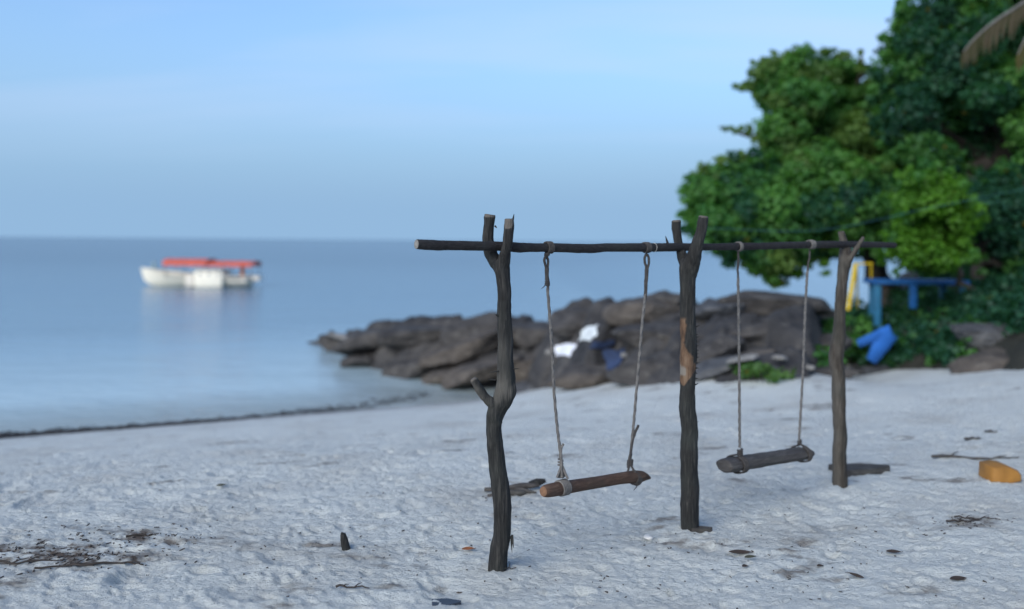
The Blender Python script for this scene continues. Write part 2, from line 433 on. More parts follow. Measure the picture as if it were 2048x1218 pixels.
def build_ground():
    ny, nx = 780, 880
    ys = [1.6]
    while len(ys) < ny: ys.append(ys[-1] + 0.0085 + 0.0026 * ys[-1])
    ys = np.array(ys); ys = 1.6 + (ys - 1.6) * (24.0 - 1.6) / (ys[-1] - 1.6)
    u = np.linspace(-1, 1, nx)
    Yg = np.repeat(ys[:, None], nx, 1); Xg = u[None, :] * (1.2 + 0.74 * ys[:, None]) + 0.02 * ys[:, None]
    X, Y = Xg.ravel(), Yg.ravel(); Z = ground_z(X, Y)
    idx = np.arange(ny * nx).reshape(ny, nx)
    q = np.stack([idx[:-1, :-1], idx[:-1, 1:], idx[1:, 1:], idx[1:, :-1]], -1).reshape(-1, 4)
    me = fast_mesh('beach', np.stack([X, Y, Z], 1), q)
    p = np.stack([X, Y, 0 * X], 1)
    # brown crumbs: a patch at the left of the foreground and some scattered ones
    deb = np.zeros(len(X))
    for (px, py, rx, ry, s) in ((100, 1108, 0.62, 0.24, 1.3), (300, 1075, 0.5, 0.16, 1.1), (40, 1130, 0.5, 0.14, 1.2), (230, 1125, 0.45, 0.12, 1.1), (1930, 1045, 0.35, 0.16, 0.9), (1660, 1060, 0.5, 0.2, 0.35),
                               (1950, 900, 0.5, 0.3, 0.35), (520, 1095, 0.3, 0.1, 0.5), (1030, 985, 0.45, 0.14, 0.55), (1280, 1075, 0.35, 0.12, 0.4), (700, 1100, 0.5, 0.12, 0.35)):
        c = ground_at(px, py)
        deb = np.maximum(deb, s * np.exp(-(((X - c.x) / rx) ** 2 + ((Y - c.y) / ry) ** 2)))
    deb = deb * sstep(-0.35, 0.35, fbm(p * np.array([5, 11, 1]), 4, 77) + 0.15)
    deb = np.maximum(deb, 0.75 * sstep(0.36, 0.58, fbm(p * np.array([2.2, 5, 1]), 4, 81)))
    attr(me, 'debris', deb)
    wl = SEA + 0.05 + 0.03 * fbm(p * 0.8, 2, 5)
    attr(me, 'wet', 1 - sstep(wl, wl + 0.16, Z))
    tag(link('beach', me, M['sand']), kind='structure')
    # the wider land: the same beach shape, coarser, tucked under the fine sheet
    xs = np.concatenate([np.linspace(-90, -16, 40), np.linspace(-15, 22, 90), np.linspace(23, 110, 45)])
    yy = np.concatenate([np.linspace(-75, -8, 50), np.linspace(-7, 32, 90)])
    Yg, Xg = np.meshgrid(yy, xs, indexing='ij'); X, Y = Xg.ravel(), Yg.ravel()
    half = 1.2 + 0.74 * Y
    inside = sstep(0.0, 0.8, Y - 1.7) * (1 - sstep(half - 0.9, half - 0.2, np.abs(X - 0.02 * Y))) * (1 - sstep(23.0, 23.8, Y))
    Z = base_z(X, Y) - 0.16 * inside
    Z = np.minimum(Z, 7.0 + 0.5 * fbm(np.stack([X, Y, 0 * X], 1) * 0.1, 2, 2))
    n, k = Yg.shape; idx = np.arange(n * k).reshape(n, k)
    q = np.stack([idx[:-1, :-1], idx[:-1, 1:], idx[1:, 1:], idx[1:, :-1]], -1).reshape(-1, 4)
    me = fast_mesh('shore_land', np.stack([X, Y, Z], 1), q)
    attr(me, 'debris', 0.6 * sstep(-6, -16.0, Y)); attr(me, 'wet', 1 - sstep(SEA + 0.05, SEA + 0.2, Z))
    tag(link('shore_land', me, M['sand']), kind='structure')

def build_sea():
    nr, na = 190, 300
    r = 5.5 * (22000 / 5.5) ** (np.linspace(0, 1, nr)); a = np.linspace(R(-115), R(115), na)
    Rr, Aa = np.meshgrid(r, a, indexing='ij'); X = (Rr * np.sin(Aa)).ravel(); Y = (Rr * np.cos(Aa)).ravel()
    d = SEA - base_z(X, np.minimum(Y, 60))
    d = np.clip(d, 0, 12) + 0.03 * np.clip(Y - 22, 0, 200)
    idx = np.arange(nr * na).reshape(nr, na)
    q = np.stack([idx[:-1, :-1], idx[1:, :-1], idx[1:, 1:], idx[:-1, 1:]], -1).reshape(-1, 4)
    me = fast_mesh('sea', np.stack([X, Y, np.full(len(X), SEA)], 1), q)
    attr(me, 'depth', np.clip(d, 0, 12))
    o = tag(link('sea', me, M['sea']), kind='structure')

# foot of the headland in the photograph, and its skyline
FOOT = [(560, 676, 1), (640, 691, 1), (690, 716, 1), (745, 738, 1), (850, 760, 1), (920, 772, 1), (965, 784, 1), (1040, 783, 0), (1100, 776, 0), (1190, 771, 0), (1300, 773, 0), (1355, 770, 0),
        (1400, 752, 0), (1440, 766, 0), (1520, 758, 0), (1620, 759, 0), (1700, 751, 0), (1790, 741, 0), (1900, 738, 0), (2040, 741, 0), (2300, 745, 0), (2700, 760, 0)]
SKYL = [(560, 690), (640, 692), (665, 676), (690, 678), (735, 660), (840, 655), (900, 650), (945, 640), (1000, 645), (1040, 652), (1080, 646), (1120, 622), (1170, 615), (1210, 618), (1235, 622),
        (1260, 608), (1310, 596), (1345, 592), (1400, 598), (1450, 595), (1530, 589), (1620, 592), (1660, 612), (1700, 618), (1760, 618), (1800, 610), (2040, 575), (2300, 520), (2700, 470)]
def foot_Y():
    out = []
    for x, y, w in FOOT:
        out.append((x, (sea_at(x, y) if w else ground_at(x, y)).y))
    return np.array(out)
FY = foot_Y(); SKY_ = np.array(SKYL, float)
def head_z(X, Y):
    px = CX + X / Y * FPX
    yb = np.interp(px, FY[:, 0], FY[:, 1])
    run = np.interp(px, [600, 700, 900, 1300, 1700, 2100, 2600], [0.8, 1.3, 2.2, 3.0, 3.4, 4.0, 5.0])
    yr = yb + run
    ytop = np.interp(px, SKY_[:, 0], SKY_[:, 1])
    zr = CAM_H + ((px - CX) * SA - (ytop - CY)) / FPX * yr
    zb = base_z(X, yb)
    zb = np.maximum(np.minimum(zb, base_z(X, Y) + 3), SEA - 0.1)
    t = (Y - yb) / run
    up = np.clip(t, 0, 1); up = 1 - (1 - up) ** 1.55
    z = zb + (zr - zb) * up
    back = np.clip(Y - yr, 0, None)
    fall = np.interp(px, [600, 1500, 1680, 1800, 2000], [0.50, 0.42, 0.30, 0.0, -0.06])
    z = z - fall * np.maximum(back - 0.3, 0) - np.where(px < 1700, 0.03 * back ** 2, 0)
    z = np.where(t < 0, zb + t * run * 0.8 - 0.05, z)
    return z, t, px
def build_headland():
    xs = np.arange(-8.0, 17.0, 0.065); ys = np.arange(9.5, 33.0, 0.075)
    Yg, Xg = np.meshgrid(ys, xs, indexing='ij'); X, Y = Xg.ravel(), Yg.ravel()
    z, t, px = head_z(X, Y)
    on = sstep(-0.06, 0.12, t)
    # tilted slabs with joints between them
    th = R(24); u = X * math.cos(th) + Y * math.sin(th); v = -X * math.sin(th) + Y * math.cos(th)
    w = 0.35 * fbm(np.stack([X, Y, 0 * X], 1) * 0.9, 3, 55)
    F1, F2, A, B, DX, DY = cells2(u * 0.62 + w, v * 1.15 + w, 31)
    veg = sstep(1660, 1760, px)
    slab = (A - 0.5) * 0.42 + 0.26 * (B - 0.2) * DX + 0.20 * (A - 0.6) * DY
    joint = np.exp(-((F2 - F1) / 0.10) ** 2)
    G1, G2, A2, B2, EX, EY = cells2(u * 1.9 + w, v * 3.0, 71)
    z = z + on * (1 - 0.7 * veg) * (slab - 0.22 * joint + (A2 - 0.5) * 0.13 + 0.1 * (B2 - 0.5) * EX - 0.06 * np.exp(-((G2 - G1) / 0.12) ** 2))
    z = z + on * 0.05 * fbm(np.stack([X, Y, z], 1) * 4.0, 4, 91)
    z = np.maximum(z, -3.4)
    n, k = Yg.shape; idx = np.arange(n * k).reshape(n, k)
    q = np.stack([idx[:-1, :-1], idx[:-1, 1:], idx[1:, 1:], idx[1:, :-1]], -1).reshape(-1, 4)
    tq = t.reshape(n, k); keep = (tq[:-1, :-1] > -0.5).ravel()
    me = fast_mesh('rocky_headland', np.stack([X, Y, z], 1), q[keep])
    attr(me, 'soil', veg)
    m, tt, b = mat('headland_rock')
    src = M['rock'].node_tree
    n1 = noise_node(tt, 0.9, 7, 0.62, (1, 1, 2.4), 0.6); n2 = noise_node(tt, 6, 5, 0.6)
    c = ramp(tt, n1.outputs['Fac'], [(0.30, (0.019, 0.0185, 0.020)), (0.5, (0.046, 0.044, 0.044)), (0.68, (0.085, 0.078, 0.073))]).outputs[0]
    c = mixc(tt, ramp(tt, n2.outputs['Fac'], [(0.55, (0, 0, 0)), (0.72, (0.5, 0.5, 0.5))]).outputs[0], c, (0.13, 0.12, 0.108))
    so = nd(tt, 'ShaderNodeAttribute', attribute_name='soil')
    c = mixc(tt, so.outputs['Fac'], c, (0.026, 0.026, 0.020))
    tt.links.new(c, b.inputs['Base Color']); b.inputs['Roughness'].default_value = 0.85; b.inputs['Specular IOR Level'].default_value = 0.3
    bump(tt, b, mathn(tt, 'ADD', n1.outputs['Fac'], mathn(tt, 'MULTIPLY', n2.outputs['Fac'], 0.4)), 0.9, 0.12)
    tag(link('rocky_headland', me, m), kind='structure')

# ------------------------------------------------------------------ rocks
def rock_mesh(name, rx, ry, rz, tilt=0.0, yaw=0.0, planes=13, seed=1, sub=4, rough=0.045):
    rg = np.random.default_rng(seed)
    bm = bmesh.new(); bmesh.ops.create_icosphere(bm, subdivisions=sub, radius=1.0)
    d = np.array([v.co[:] for v in bm.verts]); d /= np.linalg.norm(d, axis=1)[:, None]
    n = rg.normal(size=(planes, 3)); n /= np.linalg.norm(n, axis=1)[:, None]; h = rg.uniform(0.62, 1.0, planes); n[:2] = ((.15, -.1, 1), (-.1, .15, -1)); n /= np.linalg.norm(n, axis=1)[:, None]; h[0] = rg.uniform(.62, .8)
    dots = d @ n.T
    rad = np.min(np.where(dots > 0.05, h[None, :] / np.maximum(dots, 0.05), 9), axis=1)
    rad = np.minimum(rad, 1.22)
    p = d * rad[:, None]
    p += d * (rough * fbm(p * 3.1 + seed * 7.7, 4, seed))[:, None] + d * (0.5 * rough * fbm(p * np.array([5, 5, 14]) + seed, 3, seed + 3))[:, None]
    p = p * np.array([rx, ry, rz])
    f = [tuple(v.index for v in fc.verts) for fc in bm.faces]; bm.free()
    me = fast_mesh(name, p, np.array(f))
    me.transform(Matrix.Rotation(yaw, 4, 'Z') @ Matrix.Rotation(tilt, 4, 'Y'))
    me.set_sharp_from_angle(angle=R(32))
    return me
def rock(name, px, py, wpx, hpx, back, matk, label, cat='rock', tilt=0.0, seed=1, group='boulders along the rocky headland', deep=0.75, sub=4):
    Yb = float(np.interp(px, FY[:, 0], FY[:, 1])) + back
    c = P(px, py, Yb); k = Yb / FPX
    me = rock_mesh(name, wpx * k / 2, wpx * k / 2 * deep, hpx * k / 2, R(tilt), R(np.random.default_rng(seed).uniform(-15, 15)), planes=45 if seed in (30, 31) else 13, seed=seed, sub=sub, rough=.09 if seed in (30, 31) else .045)
    o = link(name, me, M[matk]); o.location = c
    return tag(o, label, cat, group)

# ------------------------------------------------------------------ foliage
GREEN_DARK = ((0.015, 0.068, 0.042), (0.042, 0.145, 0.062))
GREEN_MID = ((0.047, 0.155, 0.044), (0.110, 0.265, 0.055))
GREEN_LIGHT = ((0.060, 0.165, 0.018), (0.115, 0.270, 0.026))
GREEN_OLIVE = ((0.070, 0.150, 0.042), (0.140, 0.235, 0.056))
def leaf_cloud(centers, normals, size, cols, rg, narrow=0.45, droop=0.25):
    """one folded rhombic leaf (two triangles sharing the midrib) per centre"""
    n = len(centers)
    nr = normals / np.linalg.norm(normals, axis=1)[:, None]
    r = rg.normal(size=(n, 3)); ax = np.cross(nr, r); ax /= np.linalg.norm(ax, axis=1)[:, None]
    ax[:, 2] -= droop; ax -= nr * np.sum(ax * nr, 1)[:, None]; ax /= np.linalg.norm(ax, axis=1)[:, None]
    sd = np.cross(nr, ax); s = size[:, None]
    base = centers - ax * s * 0.5; tip = centers + ax * s * 0.5 - nr * s * 0.10
    l = centers + sd * s * narrow + nr * s * 0.10; r_ = centers - sd * s * narrow + nr * s * 0.10
    v = np.stack([base, l, tip, r_], 1).reshape(-1, 3)
    i = np.arange(n)[:, None] * 4
    f = np.concatenate([i + np.array([[0, 2, 1]]), i + np.array([[0, 3, 2]])])
    return v, f, np.repeat(cols, 4, axis=0)
def crown_mesh(name, blobs, leaf, dens, palette, seed):
    """blobs: (x, y, z, r, tone 0..1, palette index)"""
    rg = np.random.default_rng(seed); cs, ns, sz, cl = [], [], [], []
    for (x, y, z, r, tone, pi) in blobs:
        m = int(dens * r * r) + 6
        d = rg.normal(size=(m, 3)); d /= np.linalg.norm(d, axis=1)[:, None]
        rad = r * (0.35 + 0.65 * rg.random(m) ** 0.45) * (1 + 0.38 * noise3(d * 1.9 + x * 3.1, seed))
        cs.append(np.array([x, y, z]) + d * rad[:, None] * np.array([rg.uniform(.8, 1.3), rg.uniform(.8, 1.3), rg.uniform(.6, 1.0)]))
        ns.append(d * 0.9 + np.array([0, 0, 0.55]) + rg.normal(size=(m, 3)) * 0.45)
        sz.append(leaf * rg.uniform(0.65, 1.3, m))
        a, b = palette[pi]; t = np.clip(tone + rg.normal(size=m) * 0.22, 0, 1.2)[:, None]
        c = np.array(a) * (1 - t) + np.array(b) * t
        yel = (rg.random(m) < 0.0025)[:, None]; c = np.where(yel, np.array([0.20, 0.16, 0.02]), c)
        cl.append(c)
    v, f, c = leaf_cloud(np.concatenate(cs), np.concatenate(ns), np.concatenate(sz), np.concatenate(cl), rg)
    me = fast_mesh(name, v, f, smooth=False); attr(me, 'col', c); return me
def in_poly(x, y, poly):
    c = False; j = len(poly) - 1
    for i in range(len(poly)):
        xi, yi = poly[i]; xj, yj = poly[j]
        if (yi > y) != (yj > y) and x < (xj - xi) * (y - yi) / (yj - yi) + xi: c = not c
        j = i
    return c
def edge_dist(x, y, poly):
    best = 1e9
    for i in range(len(poly)):
        a = np.array(poly[i], float); b = np.array(poly[(i + 1) % len(poly)], float); ab = b - a
        t = np.clip(np.dot((x - a[0], y - a[1]), ab) / np.dot(ab, ab), 0, 1); best = min(best, math.hypot(*(a + ab * t - (x, y))))
    return best
def poly_blobs(poly, n, Yc, thick, rlo, rhi, seed, pal=(0,), tones=(0.1, 0.9)):
    """leaf clumps filling a crown whose outline the photograph shows; the crown gets a depth like its breadth"""
    rg = random.Random(seed); xs = [p[0] for p in poly]; ys = [p[1] for p in poly]; out = []; tries = 0
    while len(out) < n and tries < n * 60:
        tries += 1
        x, y = rg.uniform(min(xs), max(xs)), rg.uniform(min(ys), max(ys))
        if not in_poly(x, y, poly): continue
        e = edge_dist(x, y, poly)
        if e < 9: continue
        r = min(rg.uniform(rlo, rhi), e * 0.95 + 6)
        Y = Yc + rg.uniform(-1, 1) * thick * min(1.0, 0.25 + e / 110.0)
        p = P(x, y, Y); out.append((p.x, p.y, p.z, r * Y / FPX, rg.uniform(*tones), rg.choice(pal)))
    return out
def sprays(poly, n, Yc, rlo, rhi, out, seed, pal, tones=(.3, 1)):
    """twig ends that stand out of the crown all round"""
    rg = random.Random(seed); L = []
    for _ in range(n):
        i = rg.randrange(len(poly)); a, b = poly[i], poly[(i + 1) % len(poly)]; t = rg.random(); x, y = a[0] + (b[0] - a[0]) * t, a[1] + (b[1] - a[1]) * t
        nx, ny = b[1] - a[1], a[0] - b[0]; q = math.hypot(nx, ny); s = 1 if not in_poly(x + nx / q * 3, y + ny / q * 3, poly) else -1; o = rg.uniform(-14, out); x += s * nx / q * o; y += s * ny / q * o
        if x > 2200 or y < -100 or (pal[0] == 2 and y > 548): continue
        Y = Yc + rg.uniform(-.6, .6); p = P(x, y, Y); L.append((p.x, p.y, p.z, rg.uniform(rlo, rhi) * Y / FPX, rg.uniform(*tones), rg.choice(pal)))
    return L
def limb(mb, a, b, r0, r1, rg, sag=0.12, n=7):
    a, b = Vector(a), Vector(b); L = (b - a).length
    off = [Vector((rg.uniform(-1, 1), rg.uniform(-1, 1), rg.uniform(-0.3, 1))) * L * sag * math.sin(math.pi * i / n) for i in range(n + 1)]
    pts = [a.lerp(b, i / n) + off[i] * (0.5 + 0.5 * rg.random()) for i in range(n + 1)]
    mb.tube(pts, [r0 + (r1 - r0) * i / n for i in range(n + 1)], 8)
def tree(name, label, base, fork, blobs, leaf, dens, palette, seed, r0=0.16, limbs=9, cat='tree', group='trees above the headland', twigs=()):
    rg = random.Random(seed); t = thing(name, base, label, cat, group)
    mb = MB(); base = Vector(base); fork = Vector(fork)
    pts = [base - Vector((0, 0, 0.4))] + [base.lerp(fork, k / 6) + Vector((rg.uniform(-1, 1), rg.uniform(-1, 1), 0)) * 0.10 for k in range(0, 7)]
    mb.tube(pts, [r0 * 1.35, r0 * 1.2] + [r0 * (1 - 0.06 * k) for k in range(1, 7)], 10)
    mb.build('trunk', M['bark'], t)
    bl = sorted(blobs, key=lambda b: -b[3]); pick = rg.sample(bl, min(limbs, len(bl)))
    mb = MB()
    for b in pick: limb(mb, fork, b[:3], r0 * 0.5, 0.02, rg)
    for (a, b) in twigs: limb(mb, a, b, 0.06, 0.022, rg, 0.05)
    mb.build('limb', M['bark'], t)
    link('crown', crown_mesh('crown', blobs, leaf, dens, palette, seed), M['leaf'], t)
    return t

def on_head(x, y):
    """where the photograph's ray (x, y) meets the headland or the bank"""
    d = P(x, y, 1.0) - Vector((0, 0, CAM_H)); Y = np.arange(11.0, 24.0, 0.04)
    z, t, px = head_z(d.x * Y, Y); hit = np.nonzero((CAM_H + d.z * Y < z) & (t > -0.05))[0]
    Yh = Y[hit[0]] if len(hit) else 18.5
    return Vector((d.x * Yh, Yh, CAM_H + d.z * Yh))
def build_trees():
    PAL = (GREEN_DARK, GREEN_MID, GREEN_LIGHT, GREEN_OLIVE)
    # tree that reaches out low over the rocks
    poly = [(1370, 445), (1374, 368), (1432, 322), (1500, 308), (1560, 330), (1640, 345), (1760, 330), (1835, 400), (1830, 490), (1760, 498), (1690, 502), (1640, 505), (1592, 550), (1545, 562), (1480, 525), (1410, 502)]
    bl = poly_blobs(poly, 165, 17.4, 1.3, 24, 50, 11, (0, 1, 1, 1, 1, 3), (0.1, 0.9))
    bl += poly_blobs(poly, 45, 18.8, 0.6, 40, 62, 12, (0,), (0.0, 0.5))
    for (x, y, r) in ((1648, 525, 13), (1652, 545, 9), (1590, 545, 14), (1545, 556, 14), (1500, 522, 18), (1440, 500, 18), (1565, 400, 10), (1640, 405, 9), (1385, 400, 16), (1378, 440, 14), (1600, 520, 16), (1570, 530, 18), (1520, 530, 12), (1650, 480, 18), (1700, 470, 22), (1740, 480, 18), (1760, 460, 26), (1775, 420, 26), (1790, 390, 28)):
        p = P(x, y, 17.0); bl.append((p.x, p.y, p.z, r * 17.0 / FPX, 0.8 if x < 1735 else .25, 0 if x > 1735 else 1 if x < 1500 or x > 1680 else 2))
    for (x, y, r) in ((1780, 350, 40), (1830, 370, 40), (1760, 380, 40), (1800, 430, 40), (1740, 440, 34)):
        p = P(x, y, 18.4); bl.append((p.x, p.y, p.z, r * 18.4 / FPX, 0.3, 0))
    b = P(1775, 640, 18.0)
    bl += poly_blobs([(1560, 300), (1690, 300), (1740, 320), (1720, 420), (1600, 400)], 40, 16.9, .5, 18, 40, 41, (1, 1, 3), (.3, 1))
    tree('overhanging_tree', 'broad low leafy tree with branches hanging out over the rocks behind the middle post', (b.x, b.y, head_h(b.x, b.y)), P(1700, 440, 18.0), bl + sprays(poly, 90, 17.3, 6, 15, 9, 301, (0, 1, 1, 3)), 0.105, 2300, PAL, 21, 0.17, 12)
    # taller tree behind it
    poly = [(1530, 350), (1527, 225), (1500, 162), (1552, 112), (1640, 100), (1722, 132), (1765, 175), (1800, 340), (1720, 400), (1600, 390)]
    bl = poly_blobs(poly, 100, 19.6, 1.2, 26, 52, 13, (1, 1, 1, 3, 3), (0.05, 0.85))
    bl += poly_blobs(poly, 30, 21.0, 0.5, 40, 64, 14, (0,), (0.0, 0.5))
    for (x, y, r) in ((1565, 120, 12), (1512, 152, 10), (1500, 178, 7), (1480, 180, 5), (1450, 258, 5), (1470, 262, 6), (1495, 262, 9), (1510, 272, 11), (1525, 282, 14), (1460, 256, 6), (1482, 256, 7), (1500, 254, 7), (1468, 172, 5), (1490, 170, 7), (1505, 125, 6), (1548, 104, 6), (1722, 105, 6), (1720, 125, 8), (1640, 240, 16), (1625, 245, 14)):
        p = P(x, y, 19.4); bl.append((p.x, p.y, p.z, r * 19.4 / FPX, 0.75, 3))
    b = P(1790, 640, 19.8)
    tw = [(P(1540, 285, 19.5), P(1438, 254, 19.4)), (P(1535, 190, 19.5), P(1466, 172, 19.4)), (P(1722, 150, 19.5), P(1721, 98, 19.4)), (P(1560, 130, 19.5), P(1548, 108, 19.4))]
    tree('tall_tree', 'tall round headed tree with bare twigs sticking out toward the sea, behind the overhanging tree', (b.x, b.y, head_h(b.x, b.y)), P(1690, 330, 19.8), bl + sprays(poly, 80, 19.4, 6, 15, 9, 302, (1, 3, 3)), 0.11, 2100, PAL, 22, 0.18, 12, twigs=tw)
    # tallest one, cut by the top edge of the photograph
    poly = [(1745, 200), (1765, 110), (1792, 62), (1812, -10), (1890, -130), (2080, -170), (2260, -100), (2280, 330), (2000, 400), (1850, 360), (1775, 335)]
    bl = poly_blobs(poly, 150, 18.6, 1.6, 32, 64, 15, (0, 0, 1, 1, 1), (0.05, 0.85))
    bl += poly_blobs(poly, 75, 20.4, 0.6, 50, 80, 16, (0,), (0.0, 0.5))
    for (x, y, r) in ((1765, 72, 7), (1775, 80, 8), (1782, 95, 11), (1805, 22, 8)):
        p = P(x, y, 18.2); bl.append((p.x, p.y, p.z, r * 18.2 / FPX, 0.6, 1))
    b = P(2060, 660, 18.8)
    tree('evergreen_tree', 'tallest dark green tree at the upper right, its top above the picture', (b.x, b.y, head_h(b.x, b.y)), P(2010, 330, 18.8), bl + sprays(poly, 80, 18.3, 7, 17, 9, 303, (0, 1, 1)), 0.115, 1800, PAL, 23, 0.24, 13,
         twigs=[(P(1800, 100, 18.4), P(1763, 68, 18.2))])
    # dark tree on the right with its stem in view
    poly = [(1880, 380), (1990, 330), (2120, 310), (2280, 300), (2280, 590), (2070, 610), (2010, 575), (1965, 545), (1935, 500)]
    bl = poly_blobs(poly, 120, 16.2, 1.2, 30, 58, 17, (0, 0, 0, 1), (0.0, 0.65))
    b = P(1975, 655, 15.8)
    tree('shade_tree', 'dark tree behind the big grey boulder, its brown stem showing under the leaves', (b.x, b.y, head_h(b.x, b.y)), P(1958, 520, 16.0), bl + sprays(poly, 40, 15.8, 7, 15, 9, 304, (0, 1)), 0.105, 1900, PAL, 24, 0.15, 8)
    # bright young tree in front
    poly = [(1798, 392), (1812, 352), (1850, 336), (1912, 346), (1935, 385), (1960, 440), (1942, 505), (1900, 542), (1850, 556), (1800, 548), (1768, 512), (1780, 470), (1815, 440), (1800, 415)]
    bl = poly_blobs(poly, 95, 13.6, 0.6, 14, 32, 18, (2,), (0.1, 0.9))
    bl += poly_blobs(poly, 16, 14.3, 0.25, 26, 40, 19, (1,), (0.1, 0.7))
    b = P(1950, 668, 13.9)
    tree('bright_tree', 'light green young tree leaning out over the blue table', (b.x, b.y, head_h(b.x, b.y)), P(1915, 520, 13.9), bl + sprays(poly, 70, 13.5, 5, 13, 13, 305, (2, 2, 1), (0, 1)), 0.085, 2600, PAL, 25, 0.06, 9)
    # dark thicket closing the view under the trees
    poly = [(1765, 590), (1800, 565), (1860, 545), (1990, 500), (2280, 470), (2700, 430), (2700, 690), (2000, 690), (1780, 690)]
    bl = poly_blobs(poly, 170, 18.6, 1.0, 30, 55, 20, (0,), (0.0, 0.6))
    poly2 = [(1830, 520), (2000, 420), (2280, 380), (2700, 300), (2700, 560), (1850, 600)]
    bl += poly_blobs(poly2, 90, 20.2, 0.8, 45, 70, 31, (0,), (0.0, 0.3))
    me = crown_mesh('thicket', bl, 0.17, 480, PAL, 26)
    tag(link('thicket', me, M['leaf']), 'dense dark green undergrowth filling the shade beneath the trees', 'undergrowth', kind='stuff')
    # low growth covering the bank from the rocks to the trees
    bl = []; rg = random.Random(44)
    for _ in range(200):
        x = rg.uniform(1690, 1960); lo = 612 if x < 1760 else 590; y = rg.uniform(lo, 728); p = on_head(x, y) + Vector((0, rg.uniform(-.2, .0), rg.uniform(0, .12))); bl.append((p.x, p.y, p.z, rg.uniform(.09, .22), rg.uniform(0, .55), rg.choice((0, 0, 0, 0, 1))))
    for _ in range(240):
        x = rg.uniform(1930, 2450); y = rg.uniform(560, 655); p = on_head(x, y) + Vector((0, -.1, rg.uniform(0, .2))); bl.append((p.x, p.y, p.z, rg.uniform(.15, .3), rg.uniform(0, .5), 0))
    tag(link('ground_cover', crown_mesh('ground_cover', bl, 0.10, 950, PAL, 45), M['leaf']), 'dark leafy ground cover on the bank behind the blue cloth', 'ground cover', kind='stuff')
    # low shrubs and weeds between rocks and sand
    for (x, y, Y, w, h, pi, n, lab, sd) in (
        (1800, 705, 13.6, 150, 60, 0, 26, 'low dark shrub with the blue cloth on it, at the edge of the sand', 1),
        (1690, 668, 14.8, 110, 70, 1, 20, 'green weedy shrub just behind the far swing post', 2),
        (1655, 715, 13.7, 60, 40, 1, 10, 'small green weed growing low against the far swing post', 3),
        (1530, 742, 13.3, 130, 26, 3, 13, 'olive weed patch among the stones at the sand edge between the far swing ropes', 4),
        (1540, 605, 16.6, 70, 26, 1, 9, 'small green plant growing on top of the headland rock', 5),
        (1880, 690, 14.2, 100, 90, 0, 22, 'dark bushy shrub left of the big grey boulder', 6),
        (1770, 650, 15.2, 90, 60, 0, 16, 'dark leafy shrub under the left leg of the blue table', 7),
        (2035, 620, 14.6, 40, 36, 2, 6, 'small bright green sapling at the right edge in the dark shade', 8)):
        if sd in (2, 3, 4): Y = float(np.interp(x, FY[:, 0], FY[:, 1])) + (.5 if sd == 2 else -.05)
        rg = random.Random(100 + sd); bl = []
        for _ in range(n):
            a, q = rg.uniform(0, 2 * math.pi), math.sqrt(rg.random()); p = P(x + math.cos(a) * q * w / 2, y + math.sin(a) * q * h / 2, Y + rg.uniform(-0.35, 0.35))
            bl.append((p.x, p.y, p.z, (rg.uniform(0.05, 0.13) if sd == 4 else rg.uniform(0.09, 0.20) * (w / 100) ** 0.4), rg.uniform(0.0, 0.25) if sd == 4 else rg.uniform(0.1, 0.9), pi))
        b = P(x, y + h * 0.55, Y); t = thing('shrub', (b.x, b.y, head_h(b.x, b.y)), lab, 'shrub', 'shrubs between the rocks and the sand')
        link('foliage', crown_mesh('foliage', bl, 0.085, 1500, PAL, 200 + sd), M['leaf'], t)
        mb = MB()
        for q in bl[:6]: limb(mb, (b.x + rg.uniform(-.1, .1), b.y, head_h(b.x, b.y) - 0.05), q[:3], 0.014, 0.004, rg, 0.05, 4)
        mb.build('stem', M['bark'], t)

_HB = {}
def head_h(x, y):
    z, t, px = head_z(np.array([x]), np.array([y])); return float(z[0])

